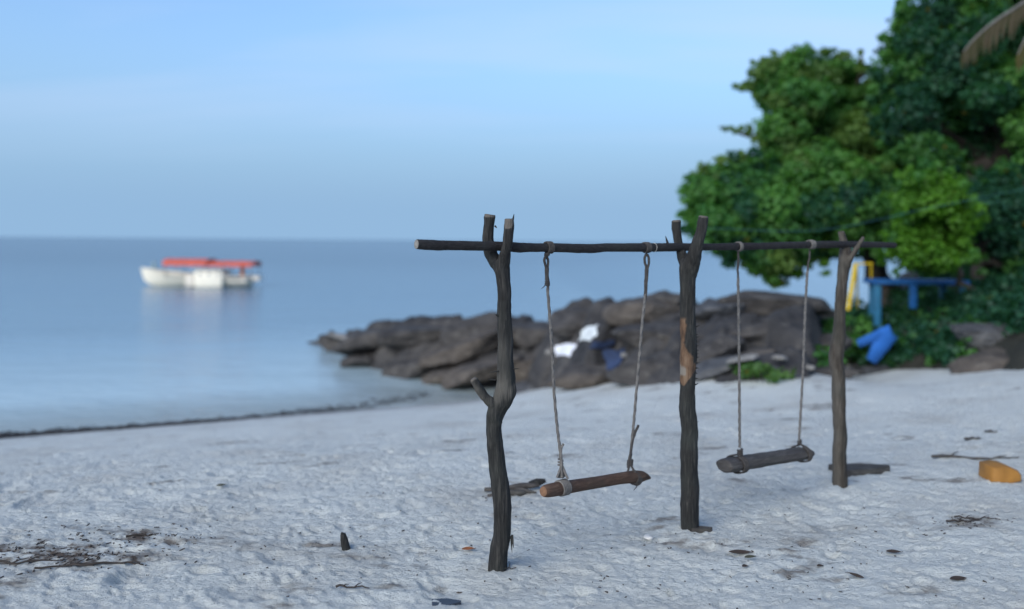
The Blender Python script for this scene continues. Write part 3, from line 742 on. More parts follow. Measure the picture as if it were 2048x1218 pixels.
def build_palm():
    # coconut palm beside the view: only the tip of a dead frond hangs into it
    t = thing('coconut_palm', (8.9, 11.6, gz(8.9, 11.6)), 'palm outside the view whose dried brown frond droops in at the upper right corner', 'palm')
    base = Vector(t.location); top = P(2290, -190, 11.8); mb = MB()
    pts = [base.lerp(top, k / 14) + Vector((0.35 * math.sin(k / 14 * 3.1), 0, 0)) for k in range(15)]; pts[0] -= Vector((0, 0, 0.4))
    mb.tube(pts, [0.2 - 0.005 * k for k in range(15)], 12, wob=lambda i, a: 1 + 0.05 * (i % 2)); mb.build('trunk', M['bark'], t)
    rg = np.random.default_rng(3)
    def frond(pts, leaf_len, hang, c0, c1, mk, nl):
        sp = [Vector(p) for p in spline([tuple(p) for p in pts], 10)]; mb = MB()
        mb.tube(sp, [0.034 - 0.028 * i / len(sp) for i in range(len(sp))], 8)
        o = mb.build('frond_stem', M['frond_stem'] if mk == 'leaf_dry' else M['bark'], t)
        vs, fs, cl = [], [], []
        for i in range(nl):
            u = 0.08 + 0.92 * i / nl; k = u * (len(sp) - 1); a = sp[int(k)].lerp(sp[min(int(k) + 1, len(sp) - 1)], k - int(k))
            tan = (sp[min(int(k) + 1, len(sp) - 1)] - sp[max(int(k) - 1, 0)]).normalized()
            for s in (-1, 1):
                L = leaf_len * (0.55 + 0.45 * math.sin(math.pi * min(1, u * 0.9 + 0.12))) * rg.uniform(0.45, 1.15)
                out = tan.cross(Vector((0, 0, 1))).normalized() * s
                d0 = (out * (1 - hang) + tan * 0.45 + Vector((0, 0, -hang * 1.4))).normalized(); d1 = (d0 * 0.5 + Vector((rg.uniform(-.1, .1), rg.uniform(-.1, .1), -0.9))).normalized()
                side = d0.cross(Vector((0, 1, 0.2))).normalized() * rg.uniform(0.016, 0.028); n = len(vs)
                p1 = a + d0 * L * 0.5; p2 = p1 + d1 * L * 0.5
                vs += [a - side * .6, a + side * .6, p1 + side, p1 - side, p2 + side * .15, p2 - side * .15]
                fs += [(n, n + 1, n + 2, n + 3), (n + 3, n + 2, n + 4, n + 5)]
                w = rg.random(); c = np.array(c0) * (1 - w) + np.array(c1) * w; cl += [c] * 6
        me = fast_mesh('frond_leaflets', np.array([v[:] for v in vs]), np.array(fs), False); attr(me, 'col', np.array(cl)); link('frond_leaflets', me, M[mk], t)
    M['frond_stem'] = simple('dry_frond_stem', (0.14, 0.13, 0.115), 0.7, 0.25, 8)
    frond([top, P(2160, -90, 11.8), P(2060, -5, 11.8), P(1990, 42, 11.8), P(1950, 76, 11.8), P(1926, 104, 11.8)], 0.46, 0.85, (0.040, 0.042, 0.012), (0.105, 0.080, 0.050), 'leaf_dry', 46)
    frond([top, P(2200, -60, 11.5), P(2120, 10, 11.3), P(2062, 60, 11.3), P(2035, 110, 11.3)], 0.5, 0.85, (0.050, 0.048, 0.010), (0.095, 0.080, 0.022), 'leaf_dry', 50)
    for k in range(9):
        a = k * 0.7 + 0.2; o = Vector((math.cos(a), math.sin(a), 0)); frond([top, top + o * 1.1 + Vector((0, 0, .7)), top + o * 2.4 + Vector((0, 0, .55)), top + o * 3.3 + Vector((0, 0, -.4))] if not (2.4 < a < 4.2) else [top, top + o * .5 + Vector((0, 0, 1.2)), top + o * 1.1 + Vector((0, 0, 2.1)), top + o * 1.6 + Vector((0, 0, 2.3))],
              0.6, 0.3, (0.03, 0.08, 0.02), (0.07, 0.13, 0.03), 'leaf', 36)

# ------------------------------------------------------------------ swing frame
B0, B1, B2 = on_sand(994, 1145), on_sand(1379, 1060), on_sand(1681, 973)
BEAM_DIR = Vector((B2.x - B0.x, B2.y - B0.y, 0)).normalized()
def beam_pt(x, y):
    """where the ray (x, y) meets the upright plane through the posts"""
    d = P(x, y, 1.0) - Vector((0, 0, CAM_H)); n = Vector((-BEAM_DIR.y, BEAM_DIR.x, 0)); k = n.dot(B0 - Vector((0, 0, CAM_H))) / n.dot(d)
    return Vector((0, 0, CAM_H)) + d * k
def wood_mesh(name, paths, cuts, seed, voxel=0.0050, bark=0.0042, knot=0.0075, bare=None, pale=None):
    """paths: lists of (x, y, depth, width px); joined into one skin, then given bark relief"""
    bm_all = MB()
    for pth in paths:
        sp = spline(pth, 6); bm_all.tube([P(p[0], p[1], p[2]) for p in sp], [p[3] * p[2] / FPX / 2 for p in sp], 18)
    me0 = bm_all.mesh(name, False)
    o = bpy.data.objects.new('tmp', me0); C.objects.link(o)
    md = o.modifiers.new('r', 'REMESH'); md.mode = 'VOXEL'; md.voxel_size = voxel
    sm = o.modifiers.new('s', 'SMOOTH'); sm.factor = 0.5; sm.iterations = 3
    dg = bpy.context.evaluated_depsgraph_get(); me = bpy.data.meshes.new_from_object(o.evaluated_get(dg)); me.name = name
    bpy.data.objects.remove(o); bpy.data.meshes.remove(me0)
    n = len(me.vertices); co = np.zeros(n * 3, np.float32); no = np.zeros(n * 3, np.float32)
    me.vertices.foreach_get('co', co); me.vertices.foreach_get('normal', no); co = co.reshape(-1, 3).astype(float); no = no.reshape(-1, 3)
    d = bark * fbm(co * np.array([70, 70, 9]) + seed, 4, seed) + knot * fbm(co * np.array([14, 14, 9]) + seed * 3, 3, seed + 4)
    cut = np.zeros(n)
    for (cp, cn, rr) in cuts:
        e = co - np.array(cp[:]); cut = np.maximum(cut, ((e @ np.array(cn[:]) > -0.007) & (np.linalg.norm(e, axis=1) < rr)).astype(float))
    co = co + no * (d * (1 - 0.8 * cut))[:, None]
    me.vertices.foreach_set('co', co.astype(np.float32).ravel()); me.update()
    me.polygons.foreach_set('use_smooth', np.ones(len(me.polygons), dtype=bool))
    attr(me, 'cut', cut)
    attr(me, 'bare', bare(co, no) if bare else np.zeros(n)); attr(me, 'pale', pale(co, no) if pale else np.zeros(n))
    return me
def helix(center, axis, rad, turns, pitch, n=14, start=0.0):
    axis = Vector(axis).normalized(); u = axis.orthogonal().normalized(); v = axis.cross(u)
    return [Vector(center) + (u * math.cos(start + 2 * math.pi * i / n) + v * math.sin(start + 2 * math.pi * i / n)) * rad + axis * (pitch * (i / n - turns / 2)) for i in range(int(turns * n) + 1)]
def rope_tube(mb, pts, r, n=None):
    L = sum((Vector(b) - Vector(a)).length for a, b in zip(pts, pts[1:]))
    per = max(2, int(L / max(1, len(pts) - 1) / (r * 0.9))); sp = [Vector(p) for p in spline([tuple(p) for p in pts], min(per, 40))]
    mb.tube(sp, r, 9, wob=lambda i, a: 1 + 0.16 * math.cos(3 * a - i * 0.75))

def build_frame():
    t = thing('swing_frame', B0, 'rustic swing frame of three forked tree trunks carrying one long dark pole on the sand', 'swing frame')
    d0, d1, d2 = B0.y, B1.y, B2.y
    # nearest post: crooked, with a side stub and a two pronged fork
    main = [(993, 1185, d0, 42), (994, 1145, d0, 40), (997, 1102, d0, 38), (1004, 1067, d0, 35.5), (1004, 1016, d0, 37), (999.5, 964, d0, 35), (993, 912, d0, 33.5), (988, 861, d0, 33), (991, 826, d0, 36),
            (1003, 802, d0, 38), (1012, 780, d0, 38.5), (1013, 758, d0, 36), (1012, 738, d0, 34), (1010.5, 693, d0, 31), (1008, 641, d0, 28.5), (1008.5, 586, d0, 27.5), (1006, 559, d0, 29), (1004, 535, d0, 32), (1002, 520, d0, 30)]
    left = [(1003, 545, d0, 24), (994, 528, d0 + .02, 26), (985, 512, d0 + .035, 26), (979, 498, d0 + .05, 25), (975.5, 479, d0 + .055, 22), (977, 452, d0 + .055, 21.5), (980, 429, d0 + .055, 22)]
    right = [(1006, 545, d0, 24), (1009, 520, d0 - .02, 22), (1012, 503, d0 - .04, 20), (1016, 486, d0 - .05, 19.5), (1018, 459, d0 - .05, 20), (1018.5, 437, d0 - .05, 19)]
    stub = [(997, 822, d0, 20), (984, 808, d0 - .02, 20), (971, 795, d0 - .03, 17), (958, 776, d0 - .04, 14.5), (946, 757, d0 - .05, 13.5)]
    k = d0 / FPX
    cuts = [(P(980, 429, d0 + .055), Vector((0.0, -0.25, 0.97)), 0.05), (P(1018.5, 440, d0 - .05), Vector((-0.25, -0.75, 0.6)), 0.045), (P(946, 757, d0 - .05), Vector((-0.5, -0.1, 0.85)), 0.04)]
    burl = [(1008, 806, d0 - .005, 26), (1018, 784, d0 - .008, 29), (1017, 764, d0 - .005, 27), (1013, 742, d0, 24)]
    knob = [(993, 850, d0 - .005, 28), (988, 832, d0 - .01, 30), (990, 812, d0 - .01, 26)]
    def pale_lit1(co, no):
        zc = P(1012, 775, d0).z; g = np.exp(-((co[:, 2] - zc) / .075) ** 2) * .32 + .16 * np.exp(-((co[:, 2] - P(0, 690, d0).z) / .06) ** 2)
        return g * sstep(-.25, .35, fbm(co * np.array([18, 18, 7]), 3, 12) + .1 - .5 * no[:, 0])  # pale elbow bark, paler on left-facing sides to paint in the side light
    me = wood_mesh('post', [main, left, right, stub, burl, knob], cuts, 3, pale=pale_lit1)
    p = link('post', me, M['post'], t); p['label'] = 'crooked nearest post with a cut side stub and a two pronged top'
    for (x, y, dx, dy, w) in ((1026, 738, 12, -1, 3), (1025, 446, 3, -18, 5), (997, 632, -6, -3, 5), (1000, 742, -22, 3, 3), (991, 760, -16, -2, 3), (990, 452, 4, 4, 4), (1024, 1070, 3, 26, 5), (1022, 1072, 2, 34, 4)):
        mb = MB(); a, b = P(x, y, d0 - .02), P(x + dx, y + dy, d0 - .03); mb.tube([a, a.lerp(b, .5), b], [w * k / 2, w * k * .4, w * k * .1], 7)
        mb.build('splinter', M['post'], p)
    # middle post with stripped bark
    main = [(1381, 1105, d1, 38), (1380, 1058, d1, 36.5), (1379.5, 1016, d1, 35.5), (1378.5, 964, d1, 35), (1379, 898, d1, 35), (1377.5, 846, d1, 34), (1374.5, 817, d1, 34.5), (1376, 780, d1, 31.5), (1376, 749, d1, 32), (1377, 709, d1, 34.5),
            (1376.5, 670, d1, 32.5), (1375, 631, d1, 30.5), (1375, 591, d1, 30.5), (1375.5, 552, d1, 32), (1377, 535, d1, 36), (1380, 520, d1, 30)]
    left = [(1376, 552, d1, 26), (1370, 530, d1 + .03, 24), (1363, 507, d1 + .055, 21), (1358, 485, d1 + .06, 18.5), (1354, 460, d1 + .06, 18), (1352.5, 440, d1 + .06, 18)]
    right = [(1379, 550, d1, 30), (1385, 527, d1 - .02, 30), (1390, 505, d1 - .045, 28), (1396, 486, d1 - .06, 24.5), (1402, 461, d1 - .06, 21.5), (1407, 432, d1 - .06, 20)]
    cuts = [(P(1352.5, 440, d1 + .06), Vector((0, -.1, 1)), 0.045), (P(1407, 432, d1 - .06), Vector((0.1, -.1, 1)), 0.045)]
    z0, z1 = P(1376, 765, d1).z, P(1376, 632, d1).z
    def bare(co, no):
        u = (co[:, 2] - z0) / (z1 - z0); px = CX + co[:, 0] / co[:, 1] * FPX
        lim = 1373.5 + 3 * np.sin(u * 7) + 7 * fbm(co * 24, 3, 8) + 15 * (1 - sstep(.38, .55, u)) * sstep(-.1, .25, u)
        return (1 - sstep(lim - 1.5, lim + 1.5, px)) * sstep(0.02, 0.06, u + 0.10 * fbm(co * 30, 2, 5)) * (1 - sstep(0.93, 1.0, u)) * sstep(0.2, -0.05, no[:, 1])
    def pale(co, no):
        u = (co[:, 2] - z0) / (z1 - z0); px = CX + co[:, 0] / co[:, 1] * FPX
        return 0.8 * sstep(0.10, 0.14, u) * (1 - sstep(0.24, 0.3, u + 0.1 * fbm(co * 25, 2, 6))) * (1 - sstep(1372, 1376, px)) * sstep(0.2, -0.05, no[:, 1])
    p = link('post', wood_mesh('post', [main, left, right], cuts, 5, bare=bare, pale=pale), M['post'], t); p['label'] = 'straight middle post with a strip of bark torn off to orange wood'
    k = d1 / FPX; rg = random.Random(2)
    for y in [655, 668, 676, 684, 693, 700, 708, 718, 727, 736, 745, 757, 771, 845, 860]:
        w = rg.uniform(5, 9); xx = 1391 if y < 740 else 1390
        mb = MB(); a, b = P(xx - 3, y, d1 - .01), P(xx + w, y - rg.uniform(-2, 5), d1 - .02); mb.tube([a, a.lerp(b, .55), b], [4.0 * k / 2, 2.8 * k / 2, .3 * k], 6); mb.build('thorn', M['post'], p)
    # far post
    main = [(1681, 1015, d2, 32), (1680.5, 974, d2, 30), (1680, 942, d2, 28.5), (1680, 892, d2, 27.5), (1679.5, 843, d2, 25.5), (1677.5, 794, d2, 25), (1677, 752, d2, 26), (1673, 722, d2, 28), (1673.5, 700, d2, 28), (1677, 676, d2, 26),
            (1679, 645, d2, 21.5), (1680, 611, d2, 20.5), (1682, 584, d2, 20), (1686, 545, d2, 24), (1690, 520, d2, 28), (1691, 505, d2 + .03, 24), (1688, 488, d2 + .055, 16), (1682, 462, d2 + .06, 13)]
    right = [(1692, 535, d2 - .01, 18), (1700, 519, d2 - .04, 14), (1711, 500, d2 - .06, 10.5), (1720, 486, d2 - .065, 8.5), (1728, 474, d2 - .07, 7)]
    def lit_side3(co, no): return .2 * sstep(-.1, .5, fbm(co * np.array([14, 14, 5]), 3, 22) - .55 * no[:, 0])  # left-facing bark paled, painting the lit side into the colour
    p = link('post', wood_mesh('post', [main, right], [], 9, voxel=0.006, pale=lit_side3), M['post_far'], t); p['label'] = 'far brown post with a thin upturned prong'
    # the long pole in the forks
    ctl = [(833, 488.5, 19), (850, 489.5, 20.5), (868, 490.5, 21), (905, 491, 19.5), (960, 492, 19), (1010, 493, 19), (1040, 495, 20), (1062, 495, 17.5), (1100, 495.5, 18), (1150, 496.5, 18.5), (1185, 497, 19), (1215, 495, 17),
           (1283, 495, 17.5), (1336, 494.5, 17), (1415, 494, 14), (1470, 493, 14.5), (1518, 492.5, 14), (1560, 491, 14), (1623, 489.5, 14), (1663, 489, 14), (1728, 489, 12.5), (1789, 490.5, 11.5)]
    sp = spline(ctl, 5); pts = [beam_pt(q[0], q[1]) for q in sp]; rad = [q[2] * p_.y / FPX / 2 for q, p_ in zip(sp, pts)]
    mb = MB(); fine = []; fr = []
    for i in range(len(pts) - 1):
        for j in range(4): fine.append(pts[i].lerp(pts[i + 1], j / 4)); fr.append(rad[i] + (rad[i + 1] - rad[i]) * j / 4)
    fine.append(pts[-1]); fr.append(rad[-1])
    wq = fbm(np.array([[i * 0.11, a, 0] for i in range(len(fine)) for a in range(20)]) * np.array([1, 0.6, 1]), 3, 4).reshape(len(fine), 20)
    mb.tube(fine, fr, 20, wob=lambda i, a: 1 + 0.07 * wq[i, min(int(round(a / (2 * math.pi) * 20)), 19)])
    me = mb.mesh('beam', True, 50); cut = np.zeros(len(me.vertices)); cut[:20] = 1; attr(me, 'cut', cut * 0); attr(me, 'bare', cut * 0); attr(me, 'pale', cut * 0)
    beam = link('beam', me, M['beam'], t)
    mb = MB(); e = (fine[0] - fine[1]).normalized(); mb.tube([fine[0] - e * .006, fine[0] + e * .0015, fine[0] + e * .003], [fr[0] * .97, fr[0] * .97, fr[0] * .80], 20)
    mb.build('cut_end', simple('cut_pole_end', (0.20, 0.185, 0.165), 0.8, 0.3, 60), beam)
    mb = MB(); a, b = beam_pt(1336, 489), beam_pt(1331, 472); k = a.y / FPX; mb.tube([a, a.lerp(b, .5), b], [3 * k, 2 * k, .5 * k], 6); mb.build('broken_twig', M['beam'], beam)
    # pale twine ties left of the middle post
    for x in (1296, 1308):
        mb = MB(); c = beam_pt(x, 495); mb.tube(helix(c, BEAM_DIR, 0.0235, 1.1, 0.003, 16), 0.0013, 6); mb.build('twine_tie', M['twine'], beam)

def build_swings():
    # ---- near swing
    yl = beam_pt(1098, 495).y; yr = beam_pt(1296, 495).y
    sL, sR = P(1126, 974, yl), P(1274, 957, yr); axis = (sR - sL).normalized()
    t = thing('wooden_swing', ((sL + sR) / 2), 'reddish brown log swing hanging between the nearest and middle posts', 'swing', 'rope swings under the pole')
    kl, kr = yl / FPX, yr / FPX
    ctl = [(1087, 983, 10), (1093, 982, 12.5), (1110, 979, 13.5), (1135, 974.5, 13), (1170, 968.5, 12), (1205, 963, 11.5), (1240, 957, 11.5), (1265, 954, 12), (1280, 953, 11.5), (1290, 953.5, 8), (1300, 956, 2.5)]
    sp = spline(ctl, 6); x0, x1 = 1087, 1300
    pts = [P(q[0], q[1], yl + (yr - yl) * (q[0] - 1126) / (1274 - 1126)) for q in sp]; rad = [q[2] * p.y / FPX for q, p in zip(sp, pts)]
    mb = MB(); wq = np.random.default_rng(8)
    wob = fbm(np.array([[i * 0.09, a * 0.9, 3.0] for i in range(len(pts)) for a in range(18)]), 3, 5).reshape(len(pts), 18)
    mb.tube(pts, rad, 18, wob=lambda i, a: 1 + 0.06 * wob[i, min(int(round(a / (2 * math.pi) * 18)), 17)])
    me = mb.mesh('seat', True, 50); c = np.zeros(len(me.vertices)); attr(me, 'cut', c); attr(me, 'bare', c); attr(me, 'pale', c); link('seat', me, M['seat_brown'], t)
    e = (pts[0] - pts[1]).normalized(); mb = MB(); mb.tube([pts[0] - e * .004, pts[0] + e * .002, pts[0] + e * .004], [rad[0] * .99, rad[0] * .97, rad[0] * .8], 18)
    mb.build('cut_end', simple('orange_log_end', (0.19, 0.10, 0.055), 0.85, 0.3, 50), t)
    # left rope
    mb = MB(); r = 0.0072
    rope_tube(mb, [P(1095, 575, yl), P(1100, 640, yl), P(1104, 700, yl), (P(1108, 780, yl)), P(1114, 850, yl), P(1120, 900, yl), P(1124, 945, yl)], r)
    ro = mb.build('rope', M['rope'], t)
    mb = MB()
    rope_tube(mb, [P(1092, 560, yl), P(1093.5, 545, yl), P(1089, 522, yl - .01), P(1092, 511, yl - .012), P(1096, 523, yl + .005), P(1095, 545, yl), P(1096, 580, yl)], 0.0062)
    rope_tube(mb, [P(1093, 534, yl), P(1094, 552, yl), P(1096, 572, yl)], 0.0095)
    for q in [helix(P(1094, 566, yl), (0, 0, 1), 0.0095, 3, 0.008, 10)]: mb.tube(q, 0.0035, 6)
    mb.tube([P(1094, 566, yl), P(1087, 574, yl), P(1082, 578, yl)], [0.003, 0.002, 0.001], 5)
    mb.build('loop_knot', M['rope_dark'], ro)
    mb = MB(); b = beam_pt(1098, 495); mb.tube(helix(b, BEAM_DIR, 0.0265, 4, 0.0085, 14), 0.0048, 7)
    mb.tube(helix(P(1094, 509, yl - .01), (0, 0, 1), 0.010, 2, 0.006, 12), 0.005, 7)
    mb.build('lashing', M['rope_dark'], ro)
    mb = MB(); cS = P(1126, 975, yl)
    for q, rr in ((helix(cS, axis + Vector((0, 0, .10)), 0.0345, 5, 0.0105, 16), .0062), (helix(P(1123, 948, yl), (0.05, 0, 1), 0.0135, 3, 0.012, 12), .0065), (helix(P(1121, 925, yl), (0.05, 0, 1), 0.0105, 2.5, 0.014, 12), .005)): mb.tube(q, rr, 7)
    rope_tube(mb, [P(1124, 955, yl - .02), P(1123, 925, yl - .012), P(1122, 900, yl - .006), P(1127, 887, yl)], 0.006)
    mb.tube([P(1114, 955, yl - .03), P(1118, 945, yl - .02), P(1123, 930, yl)], .006, 7); mb.tube([P(1136, 958, yl - .03), P(1130, 945, yl - .02), P(1124, 930, yl)], .006, 7)
    mb.build('seat_knot', M['rope'], ro)
    # right rope
    mb = MB(); rope_tube(mb, [P(1291, 588, yr), P(1285, 640, yr), P(1279, 710, yr), P(1273, 780, yr), P(1268, 840, yr), P(1263, 890, yr), P(1260, 930, yr)], r)
    ro = mb.build('rope', M['rope'], t)
    mb = MB(); rope_tube(mb, [P(1290, 592, yr), P(1291, 560, yr), P(1292, 535, yr), P(1289, 520, yr - .01), P(1293, 508, yr - .01), P(1298, 520, yr), P(1295, 540, yr), P(1292.5, 575, yr), P(1291, 600, yr)], 0.0065)
    mb.build('loop_knot', M['rope_dark'], ro)
    mb = MB(); b = beam_pt(1293, 495); mb.tube(helix(b, BEAM_DIR, 0.0255, 4, 0.009, 14), 0.0046, 7); mb.build('lashing', M['rope_dark'], ro)
    mb = MB(); cS = P(1271, 956, yr)
    for q, rr in ((helix(cS, axis + Vector((0, 0, -.25)), 0.0335, 4, 0.0095, 16), .0055), (helix(P(1260, 926, yr), (0.1, 0, 1), 0.012, 3, 0.010, 12), .006)): mb.tube(q, rr, 7)
    rope_tube(mb, [P(1256, 936, yr - .01), P(1261, 905, yr - .008), P(1267, 875, yr - .004), P(1277, 850, yr)], 0.0066)
    mb.tube([P(1254, 948, yr - .03), P(1257, 938, yr - .015), P(1260, 926, yr)], .006, 7); mb.tube([P(1272, 946, yr - .03), P(1266, 938, yr - .015), P(1261, 928, yr)], .006, 7)
    mb.tube([P(1276, 966, yr - .03), P(1273, 974, yr - .03), P(1267, 981, yr - .025)], [.004, .003, .0015], 6)
    mb.build('seat_knot', M['rope_dark'], ro)
    # ---- far swing
    yl = beam_pt(1477, 493).y; yr = beam_pt(1620, 490).y
    sL, sR = P(1470, 930, yl), P(1605, 908, yr); axis = (sR - sL).normalized()
    t = thing('wooden_swing', ((sL + sR) / 2), 'grey half log swing hanging between the middle and far posts', 'swing', 'rope swings under the pole')
    side = axis.cross(Vector((0, 0, 1))).normalized()            # toward the camera
    if side.y > 0: side = -side
    st = [(-0.098, .80, .62), (-0.090, .98, .92), (-0.05, 1, 1), (0.0, 1, 1), (.1, .95, 1), (.25, .95, .95), (.38, 1, .95), (.44, 1, .9), (.475, .8, .7), (.50, .45, .35)]
    L = (sR - sL).length; prof = [(-.075, .006), (-.066, .022), (-.03, .037), (.02, .040), (.060, .026), (.074, .0), (.055, -.022), (.0, -.034), (-.05, -.022)]
    vs, fs = [], []; st2 = spline(st, 5); jr = np.random.default_rng(4)
    for i, (u, a, b) in enumerate(st2):
        c = sL + axis * (u / 0.44 * L * 1.0) if u > 0 else sL + axis * u * 1.0
        for (w, h) in prof: vs.append(c + side * w * a * 0.85 + Vector((0, 0, 1)) * h * b * 1.12 + Vector((0, 0, jr.uniform(-.0015, .0015))))
    m = len(prof)
    for i in range(len(st2) - 1):
        for k in range(m): fs.append((i * m + k, i * m + (k + 1) % m, (i + 1) * m + (k + 1) % m, (i + 1) * m + k))
    fs += [tuple(range(m)), tuple((len(st2) - 1) * m + k for k in reversed(range(m)))]
    mb = MB(); mb.add(vs, fs); me = mb.mesh('seat', True, 30); bm = bmesh.new(); bm.from_mesh(me); bmesh.ops.recalc_face_normals(bm, faces=bm.faces); bm.to_mesh(me); bm.free()
    c = np.zeros(len(me.vertices)); attr(me, 'cut', c); attr(me, 'bare', c); attr(me, 'pale', c); link('seat', me, M['seat_grey'], t)
    mb = MB(); rope_tube(mb, [P(1476, 556, yl), P(1477.5, 640, yl), P(1478.5, 740, yl), P(1479, 840, yl), P(1479.5, 895, yl)], .0076); ro = mb.build('rope', M['rope'], t)
    mb = MB(); rope_tube(mb, [P(1476, 502, yl), P(1477, 520, yl), P(1475.5, 540, yl), P(1477, 565, yl)], .006); mb.build('loop_knot', M['rope_dark'], ro)
    mb = MB(); b = beam_pt(1478, 493); mb.tube(helix(b, BEAM_DIR, .0245, 3, .008, 14), .0045, 7); mb.build('lashing', M['rope'], ro)
    mb = MB(); kp = P(1480, 905, yl); mb.tube(helix(kp, (0, 0, 1), .012, 3, .013, 12), .0065, 7)
    cc = sL + axis * 0.02
    for q in range(5):
        off = axis * (q - 2) * .0085
        loop = [kp + Vector((0, 0, -.012))] + [cc + off + side * w * 0.89 + Vector((0, 0, h * 1.24)) for (w, h) in ((.03, .040), (.064, .026), (.078, 0), (.055, -.026), (0, -.037), (-.055, -.024), (-.078, .006), (-.066, .026), (-.03, .040))] + [kp + Vector((0, 0, -.012))]
        mb.tube(spline([tuple(x) for x in loop], 3), .0048, 6)
    mb.build('seat_knot', M['rope_dark'], ro)
    mb = MB(); rope_tube(mb, [P(1615, 540, yr), P(1612, 590, yr), P(1609, 660, yr), P(1606, 740, yr), P(1601, 830, yr), P(1598, 880, yr)], .0074); ro = mb.build('rope', M['rope'], t)
    mb = MB(); rope_tube(mb, [P(1619, 500, yr), P(1619, 515, yr), P(1616, 530, yr), P(1615, 550, yr)], .006); mb.build('loop_knot', M['rope_dark'], ro)
    mb = MB(); b = beam_pt(1622, 489); mb.tube(helix(b, BEAM_DIR, .0245, 5, .0085, 14), .0048, 7); mb.build('lashing', M['rope'], ro)
    mb = MB(); kp = P(1599, 884, yr); mb.tube(helix(kp, (0, 0, 1), .010, 2, .012, 12), .0055, 7); cc = sL + axis * (L - .012)
    for q in range(4):
        off = axis * (q - 1.5) * .0085
        loop = [kp + Vector((0, 0, -.01))] + [cc + off + side * w * 0.89 + Vector((0, 0, h * 1.22)) for (w, h) in ((.03, .040), (.064, .026), (.078, 0), (.055, -.026), (0, -.036), (-.055, -.024), (-.078, .006), (-.066, .026), (-.03, .040))] + [kp + Vector((0, 0, -.01))]
        mb.tube(spline([tuple(x) for x in loop], 3), .0046, 6)
    mb.build('seat_knot', M['rope_dark'], ro)

